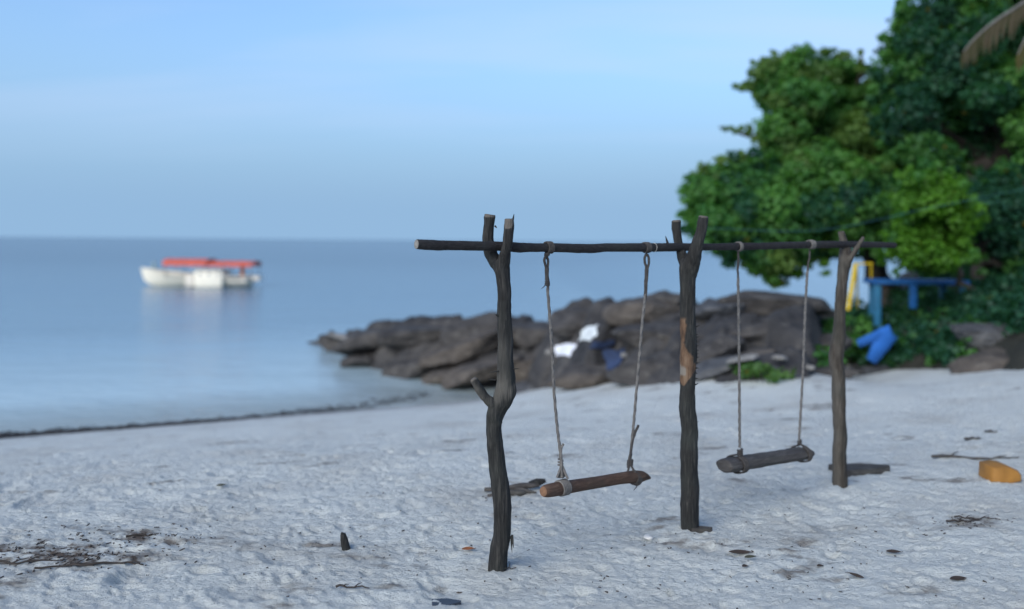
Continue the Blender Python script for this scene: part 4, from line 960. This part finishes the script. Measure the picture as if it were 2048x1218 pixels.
# ------------------------------------------------------------------ boat
def build_boat():
    c = sea_at(400, 573); Y = c.y; k = Y / FPX
    t = thing('fishing_boat', (c.x, c.y, SEA), 'white wooden boat with a red canopy anchored on the calm sea', 'boat')
    white = simple('white_boat_paint', (0.88, 0.81, 0.66), 0.45, 0.06, 3); cream = simple('cream_boat_paint', (0.74, 0.67, 0.56), 0.5, 0.08, 3)
    red = simple('red_canvas', (0.60, 0.10, 0.055), 0.7, 0.15, 3); dark = simple('dark_boat_wood', (0.10, 0.07, 0.05), 0.7, 0.3, 6); orange = simple('rusty_orange_paint', (0.42, 0.16, 0.06), 0.7, 0.2, 6)
    O = Vector((c.x, c.y, SEA))
    def b(px, py, dy=0.0): return O + Vector(((px - 400) * k, dy, (573.5 - py) * k))
    # hull: stations from bow to stern
    st = [(282, 538, 564, .03), (296, 539, 571, .18), (312, 541, 574, .42), (335, 545, 576, .68), (365, 548, 577, .86), (400, 550, 577, .95), (440, 551.5, 577, .98), (475, 552.5, 577, .92), (500, 552, 575, .80), (505, 552, 572, .74)]
    vs, fs = [], []; m = 9
    for (x, ys, yk, w) in st:
        for j in range(m):
            a = -1 + 2 * j / (m - 1); prof = abs(a) ** 0.42
            zt, zb = (573.5 - ys) * k, (573.5 - yk) * k
            rake = (1 - abs(a)) * (14 if x < 290 else 7 if x < 300 else 3 if x < 320 else 0) * k
            s = 1 - abs(a); dep = math.sin(min(1, s * 1.6) * math.pi / 2)
            vs.append(O + Vector(((x - 400) * k + rake, math.copysign(w * (1 - dep ** 2.2 * 0.98), a) if s < 1 else 0, zt + (zb - zt) * dep)))
    n = len(st)
    for i in range(n - 1):
        for j in range(m - 1): fs.append((i * m + j, i * m + j + 1, (i + 1) * m + j + 1, (i + 1) * m + j))
    fs.append(tuple((n - 1) * m + j for j in range(m))); fs.append(tuple(reversed(range(m))))
    mb = MB(); mb.add(vs, fs)
    hull = mb.build('hull', white, t, sharp=50)
    mb = MB()
    for j in (0, m - 1): mb.tube([Vector(vs[i * m + j]) for i in range(n)], 0.035, 6)
    mb.build('gunwale', cream, hull)
    mb = MB(); dk = []
    for i in range(1, n): dk += [Vector(vs[i * m]) - Vector((0, 0, .12)), Vector(vs[i * m + m - 1]) - Vector((0, 0, .12))]
    mb.add(dk, [(2 * i, 2 * i + 1, 2 * i + 3, 2 * i + 2) for i in range(n - 2)]); mb.build('deck', dark, hull, smooth=False)
    mb = MB(); mb.tube([b(305, 548), b(307, 535), b(308, 524)], [.10, .085, .06], 8); mb.build('bow_post', simple('grey_green_paint', (.32, .40, .36), .6, .15, 6), t)
    mb = MB(); mb.box(b(428, 557, -.28), (56 * k, 1.5, 33 * k), bev=.14); cab = mb.build('cabin', white, t)
    mb = MB(); mb.box(b(428, 539.6, -.28), (60 * k, 1.62, .05), bev=.02); mb.build('cabin_roof', cream, cab)
    gl = simple('dark_glass', (.32, .31, .29), .2, .1, 5)
    for x in (412, 430, 447): mb = MB(); mb.box(b(x, 547, -1.035), (7 * k, .02, 5 * k)); mb.build('window', gl, cab)
    mb = MB(); mb.box(b(391, 561, -.3), (16 * k, 1.3, 22 * k), bev=.05); mb.build('engine_box', cream, t)
    mb = MB(); mb.box(b(480, 558, -.1), (40 * k, 1.35, 12 * k), bev=.04); mb.box(b(508, 556, 0), (30 * k, .9, 8 * k), bev=.03); mb.build('stern_platform', cream, t)
    mb = MB(); mb.tube([b(510, 558, -.2), b(514, 555.5, -.2), b(521, 556, -.2)], [.14, .17, .12], 10); mb.build('outboard', cream, t)
    def canopy(x0, x1, y0, y1, w):
        vs, fs = [], []; nx, nw = 12, 7
        for i in range(nx + 1):
            for j in range(nw + 1):
                u, v = i / nx, j / nw * 2 - 1; x = x0 + (x1 - x0) * u; sag = .7 * math.sin(u * math.pi * 3) ** 2
                vs.append(b(x, y0 + sag + 4 * v * v, v * w))
        for i in range(nx):
            for j in range(nw): a = i * (nw + 1) + j; fs.append((a, a + 1, a + nw + 2, a + nw + 1))
        mb = MB(); mb.add(vs, fs)
        for s in (-1, 1):                                   # hanging valance
            q = []
            for i in range(nx + 1): x = x0 + (x1 - x0) * i / nx; q += [b(x, y0 + 4 + .7 * math.sin(i / nx * math.pi * 3) ** 2, s * w), b(x, y1 + .8 * math.sin(i * 1.9), s * (w + .02))]
            mb.add(q, [(2 * i, 2 * i + 1, 2 * i + 3, 2 * i + 2) for i in range(nx)])
        return mb
    cp = canopy(338, 424, 517.5, 531, .95).build('canopy', red, t, sharp=60); canopy(421, 514, 521.5, 532, .85).build('canopy', red, t, sharp=60)
    for (x, yt) in ((342, 530), (380, 530), (420, 531), (455, 531), (510, 531)):
        for s in (-1, 1):
            mb = MB(); mb.tube([b(x, 556, s * .8), b(x, yt, s * .86), b(x, 522, s * .86)], .022, 6); mb.build('canopy_post', dark, t)
    mb = MB(); mb.box(b(487, 543, -.2), (7 * k, .28, 22 * k), bev=.04); mb.build('rudder_post', orange, t)
    t.rotation_euler = (0, 0, 0)

# ------------------------------------------------------------------ things among the rocks
def build_rocks():
    L = [('rock', 668, 685, 62, 26, .3, 'rock', 'small low dark rock at the very tip of the headland, in the water', 8, 1), ('rock', 680, 672, 44, 12, .5, 'rock_pale', 'pale flat stone lying on the tip of the headland', 4, 2),
         ('boulder', 740, 682, 125, 54, .8, 'rock', 'rounded dark boulder next in from the tip of the headland', -14, 3), ('boulder', 735, 722, 84, 34, .2, 'rock', 'wet dark boulder at the waterline below the headland tip', -10, 4),
         ('boulder', 845, 672, 150, 48, 1.3, 'rock', 'long flat topped boulder on the skyline left of the nearest post', -6, 5), ('boulder', 822, 735, 110, 44, .25, 'rock', 'dark blocky boulder at the waterline left of the nearest post', -16, 6),
         ('boulder', 915, 705, 150, 52, .9, 'rock_brown', 'brown tilted slab in the middle of the headland left of the nearest post', -24, 7), ('boulder', 905, 752, 110, 34, .2, 'rock_brown', 'low brown boulder at the waterline under the tilted slab', -12, 8),
         ('boulder', 946, 664, 92, 62, 1.7, 'rock', 'peaked dark boulder on the skyline just left of the nearest post', -20, 9), ('boulder', 965, 742, 120, 36, .4, 'rock_brown', 'brown slab behind the side stub of the nearest post', -18, 10),
         ('boulder', 1062, 668, 120, 50, 2.0, 'rock', 'long grey brown boulder on the skyline right of the nearest post', -6, 11), ('boulder', 1060, 735, 120, 56, .8, 'rock_brown', 'broad brown boulder behind the near swing left rope', -16, 12),
         ('rock', 1055, 775, 90, 26, .15, 'rock_grey', 'low grey rock half sunk in the sand right of the nearest post', -8, 13), ('boulder', 1165, 640, 122, 66, 2.4, 'rock', 'large round topped boulder on the skyline above the white cloth', -4, 14),
         ('boulder', 1185, 752, 150, 38, .3, 'rock_brown', 'long low boulder at the sand edge below the dark blue cloth', -5, 15), ('boulder', 1296, 618, 130, 58, 2.7, 'rock_brown', 'brown boulder on the skyline left of the middle post, highest on the headland', -14, 16),
         ('boulder', 1335, 602, 80, 40, 2.9, 'rock', 'dark crown of rock behind the middle post', -8, 17), ('boulder', 1305, 735, 130, 62, .6, 'rock', 'dark boulder at the sand edge left of the middle post', -16, 18), ('boulder', 1310, 675, 140, 56, 1.6, 'rock', 'grey slab halfway up left of the middle post', -8, 19),
         ('boulder', 1440, 625, 120, 58, 2.7, 'rock_grey', 'smooth grey boulder on the skyline right of the middle post', -6, 20), ('boulder', 1560, 612, 190, 56, 2.9, 'rock', 'long brown grey boulder on the skyline behind the far swing', 3, 21),
         ('boulder', 1430, 705, 90, 62, .9, 'rock', 'steep purplish slab just right of the middle post', -34, 22), ('boulder', 1432, 738, 110, 30, .3, 'rock_grey', 'pale edged slab at the sand edge right of the middle post', -20, 23),
         ('boulder', 1505, 728, 92, 46, .6, 'rock_brown', 'tan boulder behind the far swing left rope', -26, 24), ('rock', 1418, 765, 34, 16, .05, 'rock', 'small dark stone at the sand edge right of the middle post foot', 0, 25),
         ('boulder', 1640, 742, 120, 36, .3, 'rock', 'flat dark boulder at the sand edge beside the far post', -6, 26), ('boulder', 1745, 738, 90, 24, .1, 'rock_grey', 'low grey boulder at the sand edge below the blue cloth', -6, 27),
         ('boulder', 1645, 690, 90, 44, 1.2, 'rock', 'dark boulder behind the far swing right rope', -12, 28), ('boulder', 1470, 668, 130, 56, 1.7, 'rock', 'dark shadowed boulder between the middle post and far swing', -10, 29),
         ('boulder', 1985, 672, 150, 62, 1.0, 'rock_grey', 'big smooth grey boulder under the trees at the right edge', -5, 30), ('boulder', 1990, 722, 190, 52, .3, 'rock_brown', 'broad brown boulder below the big grey one at the right edge', -8, 31),
         ('stone', 1098, 703, 15, 13, .15, 'rock_pale', 'small pale stone left of the white cloth', 0, 32), ('stone', 1250, 710, 15, 12, .1, 'rock_pale', 'small pale stone right of the dark blue cloth', 0, 33),
         ('stone', 1478, 718, 66, 14, .15, 'rock_pale', 'long pale stone between the middle post and the far swing left rope', -14, 34), ('stone', 1560, 715, 34, 14, .1, 'rock_pale', 'pale stone between the far swing ropes', 6, 35),
         ('stone', 1622, 735, 20, 13, .05, 'rock_pale', 'small cream stone right of the far swing right rope', 0, 36), ('stone', 1697, 690, 26, 22, .4, 'rock_pale', 'pale rough stone just right of the far post', 30, 37), ('stone', 1696, 733, 13, 13, .0, 'rock_pale', 'small round white stone at the sand edge right of the far post', 0, 38),
         ('stone', 1538, 735, 40, 18, .1, 'rock_grey', 'grey stone among the weeds between the far swing ropes', 10, 39), ('stone', 1585, 752, 36, 14, .0, 'rock_grey', 'small grey stone at the sand edge below the weeds', 0, 40)]
    for (nm, x, y, w, h, back, mk, lab, tl, sd) in L:
        rock(nm, x, y, w * (1.0 if nm == 'stone' else 1.2), h * (.9 if nm == 'stone' else 1.16), back, mk, lab, nm, tl, sd, 'loose stones at the foot of the headland' if nm == 'stone' else 'boulders along the rocky headland', sub=4 if w > 50 else 3)

def drape(name, corners, nu, nv, mat_, label, cat, lift=0.03, fold=0.012, seed=1, group=None, hollow=None):
    """a cloth laid over whatever surface lies there: four corners (photograph px), clockwise from top left"""
    dg = bpy.context.evaluated_depsgraph_get(); o = Vector((0, 0, CAM_H)); hits = np.zeros((nv, nu)); rays = {}
    for j in range(nv):
        for i in range(nu):
            u, v = i / (nu - 1), j / (nv - 1); a = [np.array(c, float) for c in corners]
            p = (a[0] * (1 - u) + a[1] * u) * (1 - v) + (a[3] * (1 - u) + a[2] * u) * v
            d = (P(p[0] + 1.6 * math.sin(v * 9 + seed), p[1] + 1.6 * math.sin(u * 8 + seed), 1.0) - o).normalized(); rays[(i, j)] = d
            ok, loc, *_ = SC.ray_cast(dg, o + d * 6.5, d); hits[j, i] = (loc - o).length if ok else np.nan
    med = np.nanmedian(hits); hits = np.where(np.isnan(hits) | (np.abs(hits - med) > 0.55), med, hits)
    for _ in range(6):
        q = np.pad(hits, 1, mode='edge'); hits = np.minimum(hits, (q[:-2, 1:-1] + q[2:, 1:-1] + q[1:-1, :-2] + q[1:-1, 2:] + 2 * hits) / 6)
    q = np.array([[i * 0.35, j * 0.5, seed] for j in range(nv) for i in range(nu)]); fo = fbm(q, 3, seed).reshape(nv, nu) * fold
    vs = [o + rays[(i, j)] * (hits[j, i] - lift - fo[j, i]) for j in range(nv) for i in range(nu)]
    bk = [v + Vector((0, .006, -.003)) for v in vs]; N = len(vs); fs = []
    for j in range(nv - 1):
        for i in range(nu - 1): a = j * nu + i; fs.append((a, a + nu, a + nu + 1, a + 1)); fs.append((N + a, N + a + 1, N + a + nu + 1, N + a + nu))
    rim = [i for i in range(nu)] + [j * nu + nu - 1 for j in range(1, nv)] + [(nv - 1) * nu + i for i in reversed(range(nu - 1))] + [j * nu for j in reversed(range(1, nv - 1))]
    for a, b in zip(rim, rim[1:] + rim[:1]): fs.append((a, b, N + b, N + a))
    mb = MB(); mb.add(vs + bk, fs); return mb, vs[N // 2]
def build_cloths():
    bpy.context.view_layer.update()
    wl = simple('white_cotton', (.74, .75, .80), .9, .06, 5); wg = simple('offwhite_cotton', (.66, .68, .66), .9, .07, 5); nb = simple('navy_cotton', (.020, .036, .085), .9, .3, 5); bb = simple('bright_blue_cotton', (.011, .105, .38), .85, .15, 5)
    g = 'washing spread on the rocks'
    for (nm, cs, m, lab, sd) in (('white_cloth', [(1109, 690), (1156, 686), (1151, 714), (1111, 709)], wl, 'white towel spread on the rocks right of the near swing left rope', 1), ('white_cloth', [(1166, 656), (1195, 648), (1192, 680), (1157, 681)], wg, 'off white cloth spread higher on the rocks, above the dark blue one', 2),
                                ('dark_blue_cloth', [(1205, 700), (1252, 698), (1240, 735), (1216, 742)], nb, 'dark blue cloth hanging over the rock near the near swing right rope', 3), ('dark_blue_cloth', [(1186, 684), (1230, 680), (1230, 690), (1178, 699)], nb, 'narrow dark blue cloth rolled along the rock just below the off white cloth', 4)):
        mb, c = drape(nm, cs, 12, 9, m, lab, 'cloth', seed=sd); tag(mb.build(nm, m, None, c, sharp=80), lab, 'cloth', g)
    # bright blue trousers flung over the shrub: two legs from one waist
    t = None
    Y = 13.05; c = P(1752, 690, Y); t = thing('blue_trousers', c, 'bright blue cloth like trousers thrown over the low shrub right of the far post', 'clothes')
    def sheet(a, b, wa, wb, th):
        n = 9; vs, fs = [], []; rg = np.random.default_rng(int(a[0]))
        for i in range(n):
            u = i / (n - 1); x, y = a[0] + (b[0] - a[0]) * u, a[1] + (b[1] - a[1]) * u; w = wa + (wb - wa) * u; d = np.array([b[0] - a[0], b[1] - a[1]], float); d /= np.linalg.norm(d); nrm = np.array([-d[1], d[0]])
            for s in range(10):
                an = 2 * math.pi * s / 10; ww = math.cos(an) * w / 2 * (1 + .05 * rg.uniform(-1, 1)); vs.append(P(x + nrm[0] * ww, y + nrm[1] * ww, Y + math.sin(an) * th + .015 * math.sin(u * 7) - .02 * math.sin(u * 3.1)))
        for i in range(n - 1):
            for s in range(10): fs.append((i * 10 + s, i * 10 + (s + 1) % 10, (i + 1) * 10 + (s + 1) % 10, (i + 1) * 10 + s))
        fs += [tuple(reversed(range(10))), tuple((n - 1) * 10 + s for s in range(10))]
        mb = MB(); mb.add(vs, fs); return mb
    sheet((1782, 660), (1716, 688), 24, 17, .04).build('trouser_leg', bb, t, sharp=60); sheet((1778, 664), (1742, 722), 42, 24, .05).build('trouser_leg', bb, t, sharp=60)
    # blue table and yellow frame
    bl = simple('blue_paint', (.012, .10, .30), .5, .2, 5); tl = simple('teal_blue_paint', (.022, .13, .24), .5, .2, 5); Y = 14.6
    b = P(1840, 640, Y); t = thing('blue_table', (b.x, b.y, head_h(b.x, b.y)), 'blue painted wooden table under the light green tree', 'table')
    for i, (dy) in enumerate((0, .16, .32, .48)):
        mb = MB(); a, e = P(1752, 564, Y), P(1936, 565, Y); mb.box((a + e) / 2 + Vector((0, dy, 0)), ((e - a).length, .15, .075), bev=.008); mb.build('plank', bl, t)
    for (x, y1, dy, m) in ((1756, 652, .02, tl), (1823, 616, -.06, bl), (1928, 650, .02, tl), (1770, 650, .5, tl), (1915, 650, .5, tl)):
        mb = MB(); a = P(x, 570, Y) + Vector((0, dy, 0)); e = Vector((a.x, a.y, P(x, y1, Y).z)); mb.box((a + e) / 2, (.105, .08, (a - e).length), bev=.01); mb.build('leg', m, t)
    ye = simple('yellow_paint', (.60, .42, .01), .45, .12, 8); Y = 15.4
    t = thing('yellow_frame', P(1700, 618, Y), 'small yellow painted frame standing on the rocks beside the far post', 'frame')
    for (pts, r, nm) in (([P(1696, 620, Y), P(1704, 575, Y), P(1711, 529, Y)], .042, 'leg'), ([P(1743, 622, Y + .3), P(1743, 580, Y + .1), P(1742, 528, Y)], .015, 'leg'), ([P(1708, 528, Y), P(1745, 527, Y)], .016, 'crossbar'), ([P(1716, 622, Y + .5), P(1713, 531, Y)], .02, 'brace')):
        mb = MB(); mb.tube(pts, r, 8); mb.build(nm, ye, t)
    # thin cord strung in front of the trees
    mb = MB(); mb.tube(spline([tuple(P(1405, 456, 11.0)), tuple(P(1640, 460, 11.6)), tuple(P(1850, 418, 12.2)), tuple(P(2080, 372, 12.8)), tuple(P(2300, 330, 13.3))], 10), .0045, 6)
    tag(mb.build('cord', simple('teal_cord', (.025, .09, .09), .6, .1, 5), None, P(1640, 460, 11.6)), 'thin teal cord strung between the trees above the far swing', 'cord')

# ------------------------------------------------------------------ small things on the sand
def lay(name, px, py, verts_fn, mat_, label, cat, group=None, rz=0.0, sink=0.0):
    p = on_sand(px, py); mb = verts_fn(); me = mb.mesh(name, True, 45); me.transform(Matrix.Rotation(rz, 4, 'Z'))
    o = link(name, me, mat_); o.location = p - Vector((0, 0, sink)); return tag(o, label, cat, group)
def leaf_shape(L, W, curl=.3):
    mb = MB(); n = 8; vs, fs = [], []
    for i in range(n + 1):
        u = i / n; w = W * math.sin(math.pi * min(1, u * .96 + .03)) ** .8 / 2; x = (u - .5) * L; z = curl * L * (u - .5) ** 2
        vs += [(x, -w, z + w * .5), (x, 0, z), (x, w, z + w * .5), (x, -w, z + w * .5 + .002), (x, 0, z + .0025), (x, w, z + w * .5 + .002)]
    for i in range(n):
        a, b = i * 6, i * 6 + 6
        fs += [(a, a + 1, b + 1, b), (a + 1, a + 2, b + 2, b + 1), (a + 3, b + 3, b + 4, a + 4), (a + 4, b + 4, b + 5, a + 5), (a, b, b + 3, a + 3), (a + 2, a + 5, b + 5, b + 2)]
    mb.add(vs, fs); mb.tube([(L * .5, 0, curl * L * .25), (L * .68, .01, curl * L * .2)], [.002, .0012], 5); return mb
def stick_shape(L, r, seed, forks=1):
    rg = random.Random(seed); mb = MB(); n = 9
    pts = [Vector(((i / n - .5) * L, .04 * L * math.sin(i * .9 + seed), r * .4 + .01 * rg.random())) for i in range(n + 1)]
    mb.tube(pts, [r * (1 - .6 * i / n) * rg.uniform(.85, 1.15) for i in range(n + 1)], 8)
    for f in range(forks):
        a = pts[rg.randint(2, n - 2)]; b = a + Vector((rg.uniform(.1, .25) * L, rg.choice((-1, 1)) * rg.uniform(.05, .15) * L, .015)); mb.tube([a, a.lerp(b, .5) + Vector((0, 0, .004)), b], [r * .6, r * .45, r * .2], 6)
    return mb
def plank_shape(L, Wd, T, seed):
    rg = np.random.default_rng(seed); mb = MB(); n = 12; vs, fs = [], []
    for i in range(n + 1):
        u = i / n; w = Wd / 2 * (1 if u < .55 else 1 - (u - .55) / .45 * .85) * rg.uniform(.94, 1.05); x = (u - .5) * L
        vs += [(x, -w, -.02), (x, w, -.02), (x, w * .95, T), (x, -w * .95, T)]
    for i in range(n):
        for k in range(4): fs.append((i * 4 + k, i * 4 + 4 + k, i * 4 + 4 + (k + 1) % 4, i * 4 + (k + 1) % 4))
    fs += [(0, 1, 2, 3), (n * 4 + 3, n * 4 + 2, n * 4 + 1, n * 4)]; mb.add(vs, fs); return mb
def woodattrs(o):
    me = o.data; z = np.zeros(len(me.vertices))
    for a in ('cut', 'bare', 'pale'): attr(me, a, z)
    return o
def build_sand_things():
    brown = simple('dead_leaf_brown', (.040, .026, .018), .75, .35, 25); rust = simple('dead_leaf_rust', (.24, .085, .03), .7, .35, 25); olive = simple('dead_leaf_olive', (.055, .055, .03), .75, .3, 25)
    g = 'dead leaves lying on the sand'
    for (x, y, L, Wd, rz, m, lab) in ((936, 1105, .062, .034, .2, rust, 'rust orange dead leaf left of the nearest post foot'), (1712, 1160, .075, .028, 2.2, brown, 'dark curled dead leaf standing tilted in the lower right'), (1917, 1160, .085, .04, .15, brown, 'brown curled dead leaf near the lower right corner'),
                                (1480, 1108, .11, .045, 0, brown, 'long dark dead leaf lying flat in front of the middle post'), (1787, 1108, .07, .035, -.1, brown, 'dark dead leaf lying right of centre in front of the far post'), (1500, 1122, .06, .03, .3, olive, 'small dark dead leaf just below the long one before the middle post'),
                                (442, 977, .06, .035, .5, olive, 'small dark dead leaf alone on the smooth sand at the left'), (1490, 1142, .03, .025, .2, brown, 'tiny dark leaf scrap below the two leaves before the middle post'), (1640, 1136, .03, .02, .1, brown, 'tiny dark leaf scrap left of the tilted leaf')):
        lay('dead_leaf', x, y, lambda: leaf_shape(L, Wd), m, lab, 'leaf', g, rz, -.006)
    # wooden stake
    p = on_sand(692, 1100); mb = MB(); k = p.y / FPX
    a, b = Vector((.012, 0, -.05)), Vector((-.016, 0, 29 * k)); mb.tube([a, a.lerp(b, .4), a.lerp(b, .8), b, b + Vector((-.008, 0, .010))], [.024, .022, .019, .014, .003], 12)
    o = link('stake', mb.mesh('stake', True, 40), M['post']); o.location = p; woodattrs(o); tag(o, 'short broken dark stake sticking up out of the sand left of the nearest post', 'stake')
    o = woodattrs(lay('wood_chunk', 1403, 1064, lambda: plank_shape(.115, .05, .012, 3), M['drift'], 'flat chip of dark wood at the foot of the middle post', 'wood', None, .05))
    o = woodattrs(lay('plank', 1724, 943, lambda: plank_shape(.40, .17, .035, 5), M['drift'], 'dark pointed plank lying on the sand beside the foot of the far post', 'plank', None, .16))
    lay('slate', 893, 1206, lambda: plank_shape(.125, .07, .01, 6), simple('blue_black_slate', (.028, .036, .050), .5, .3, 20), 'flat blue black chip at the bottom edge, below the nearest post', 'chip', None, .12)
    # twigs
    g = 'twigs and sticks washed up on the sand'
    for (x, y, L, r, rz, sd, m, lab) in ((705, 1180, .15, .0055, -.06, 1, 'twig', 'dark forked twig in the foreground below the stake'), (60, 1128, .30, .006, .10, 2, 'twig', 'dark twig at the left edge of the brown litter'), (215, 1133, .34, .0075, .05, 3, 'twig', 'longest dark stick lying across the brown litter at the lower left'), (130, 1140, .26, .006, .12, 4, 'twig', 'thin dark twig under the longest stick at the lower left'),
                                    (285, 1074, .16, .006, .2, 5, 'twig', 'short twig at the upper end of the brown litter'), (1952, 917, .62, .012, -.06, 6, 'drift', 'long grey stick lying behind the orange plastic piece'), (1928, 1046, .2, .007, .1, 7, 'twig', 'tangled dark twig in the litter at the right'), (1955, 1040, .24, .005, -.15, 8, 'twig', 'thin twig crossing the litter at the right'),
                                    (1012, 1147, .10, .005, .4, 9, 'drift', 'thin grey twig half buried at the foot of the nearest post'), (1945, 880, .14, .012, .15, 10, 'drift', 'short grey stick lying alone beyond the long one at the right'), (1982, 865, .10, .010, -.05, 11, 'drift', 'smallest grey stick farthest back at the right')):
        o = lay('twig' if m == 'twig' else 'stick', x, y, lambda: stick_shape(L, r, sd, 2), M[m], lab, 'stick', g, rz, -.002)
        if m == 'drift': woodattrs(o)
    # driftwood left of the near swing seat
    p = on_sand(1040, 985); t = thing('driftwood', p, 'knotty grey driftwood branch lying on the sand left of the near swing seat', 'driftwood'); mb = MB()
    for (pts, r) in (([(-.22, .02, .01), (-.1, .0, .02), (.02, .03, .03), (.12, .05, .03)], [.012, .018, .022, .010]), ([(-.2, -.08, .0), (-.08, -.06, .015), (.0, -.05, .012), (.07, -.01, .01)], [.010, .016, .02, .008]), ([(-.05, .02, .02), (.02, -.03, .02), (.1, -.04, .012)], [.012, .014, .006])):
        mb.tube([p + Vector(q) for q in spline(pts, 4)], [x[0] for x in spline([(a,) for a in r], 4)], 9)
    woodattrs(mb.build('branch', M['drift'], t)); mb = MB(); a = p + Vector((.06, .06, .03)); mb.tube([a, a + Vector((.05, .01, .012)), a + Vector((.10, .02, .022))], [.022, .027, .012], 10)
    woodattrs(mb.build('burnt_knot', M['post'], t))
    # orange plastic, shell, dark line by the water
    p = on_sand(2008, 962); k = p.y / FPX; mb = MB(); prof = [(-31, 0), (-30, 30), (-8, 33), (8, 31), (24, 24), (31, 14), (31, 1), (10, -3), (-10, -2)]; vs, fs = [], []; m = len(prof)
    for s, q in ((-.09, .82), (-.075, .97), (.075, .97), (.09, .82)):
        vs += [(x * k * q, s, (z - 14) * k * q + 14 * k) for (x, z) in prof]
    for i in range(3):
        for j in range(m): fs.append((i * m + j, (i + 1) * m + j, (i + 1) * m + (j + 1) % m, i * m + (j + 1) % m))
    fs += [tuple(range(m)), tuple(reversed([3 * m + j for j in range(m)]))]; mb.add(vs, fs); me = mb.mesh('plastic_canister', True, 50)
    bm = bmesh.new(); bm.from_mesh(me); bmesh.ops.recalc_face_normals(bm, faces=bm.faces); bm.to_mesh(me); bm.free()
    o = link('plastic_canister', me, simple('orange_plastic', (.30, .135, .022), .6, .25, 8)); o.location = p + Vector((0, .05, 0)); tag(o, 'battered orange plastic canister lying on the sand at the right edge', 'canister')
    me = rock_mesh('shell', .026, .022, .014, .1, .3, seed=77, sub=3); o = link('shell', me, simple('white_shell', (.6, .57, .52), .5, .15, 30)); o.location = on_sand(1296, 1078) + Vector((0, 0, .01)); tag(o, 'small white shell on the sand between the near swing and middle post foot', 'shell')
    # black line of small strands along the water
    rg = np.random.default_rng(12); mb = MB(); pts = [(-40, 879), (0, 875.5), (120, 866), (300, 853), (450, 841), (600, 828), (720, 818), (860, 804)]; sp = spline(pts, 60)
    for i, q in enumerate(sp[:-1]):
        u = i / len(sp); dens = 5 if u < .55 else 3 if u < .8 else 2
        for _ in range(dens):
            if rg.random() > (1.0 if u < .6 else .75): continue
            g = ground_at(q[0] + rg.normal() * 3, q[1] + rg.normal() * 1.4 * (1 - .5 * u)); L = rg.uniform(.05, .16) * (1.15 - .4 * u); a = rg.normal() * .5 + .42; z = float(base_z(g.x, g.y))
            d = Vector((math.cos(a), math.sin(a), 0)) * L; c = Vector((g.x, g.y, max(z, SEA) + .012))
            mb.tube([c - d / 2, c + Vector((0, 0, rg.uniform(.005, .03))), c + d / 2], [.004, .0085 * rg.uniform(.5, 1.5) * (1.15 - .5 * u), .004], 5)
    tag(mb.build('strands', simple('black_strands', (.022, .019, .018), .6, .4, 8)), 'dark line of small strands along the edge of the water', 'strands', kind='stuff')
    # bark and leaf crumbs in the brown patches; dark specks beyond added for contrast
    mb = MB()
    for (px, py, sx, sy, n) in ((120, 1112, 90, 18, 150), (270, 1078, 80, 14, 60), (200, 1098, 120, 22, 80), (1935, 1045, 38, 9, 60), (1030, 988, 40, 8, 18), (1640, 1070, 220, 60, 60), (900, 1110, 400, 60, 90), (500, 1040, 300, 50, 50), (1500, 1170, 300, 25, 40)):
        for _ in range(n):
            x, y = px + rg.normal() * sx, py + rg.normal() * sy
            if y > 1240 or y < 900: continue
            g = ground_at(x, y); z = float(base_z(g.x, g.y)); L = rg.uniform(.006, .03); a = rg.uniform(0, math.pi); L *= .6 if n in (60, 90, 50, 40) else 1; d = Vector((math.cos(a), math.sin(a), rg.normal() * .15)) * L
            zz = gz(g.x, g.y); c = Vector((g.x, g.y, zz + .002)); mb.tube([c - d / 2, c + d / 2], [rg.uniform(.0015, .005), rg.uniform(.001, .004)], 4)
    tag(mb.build('litter_specks', M['twig']), 'brown crumbs of bark and leaf in patches and dark specks scattered over the sand', 'litter', kind='stuff')

build_ground(); build_sea(); build_headland(); build_rocks()
build_cloths()
build_trees(); build_palm()
build_frame(); build_swings(); build_boat(); build_sand_things()
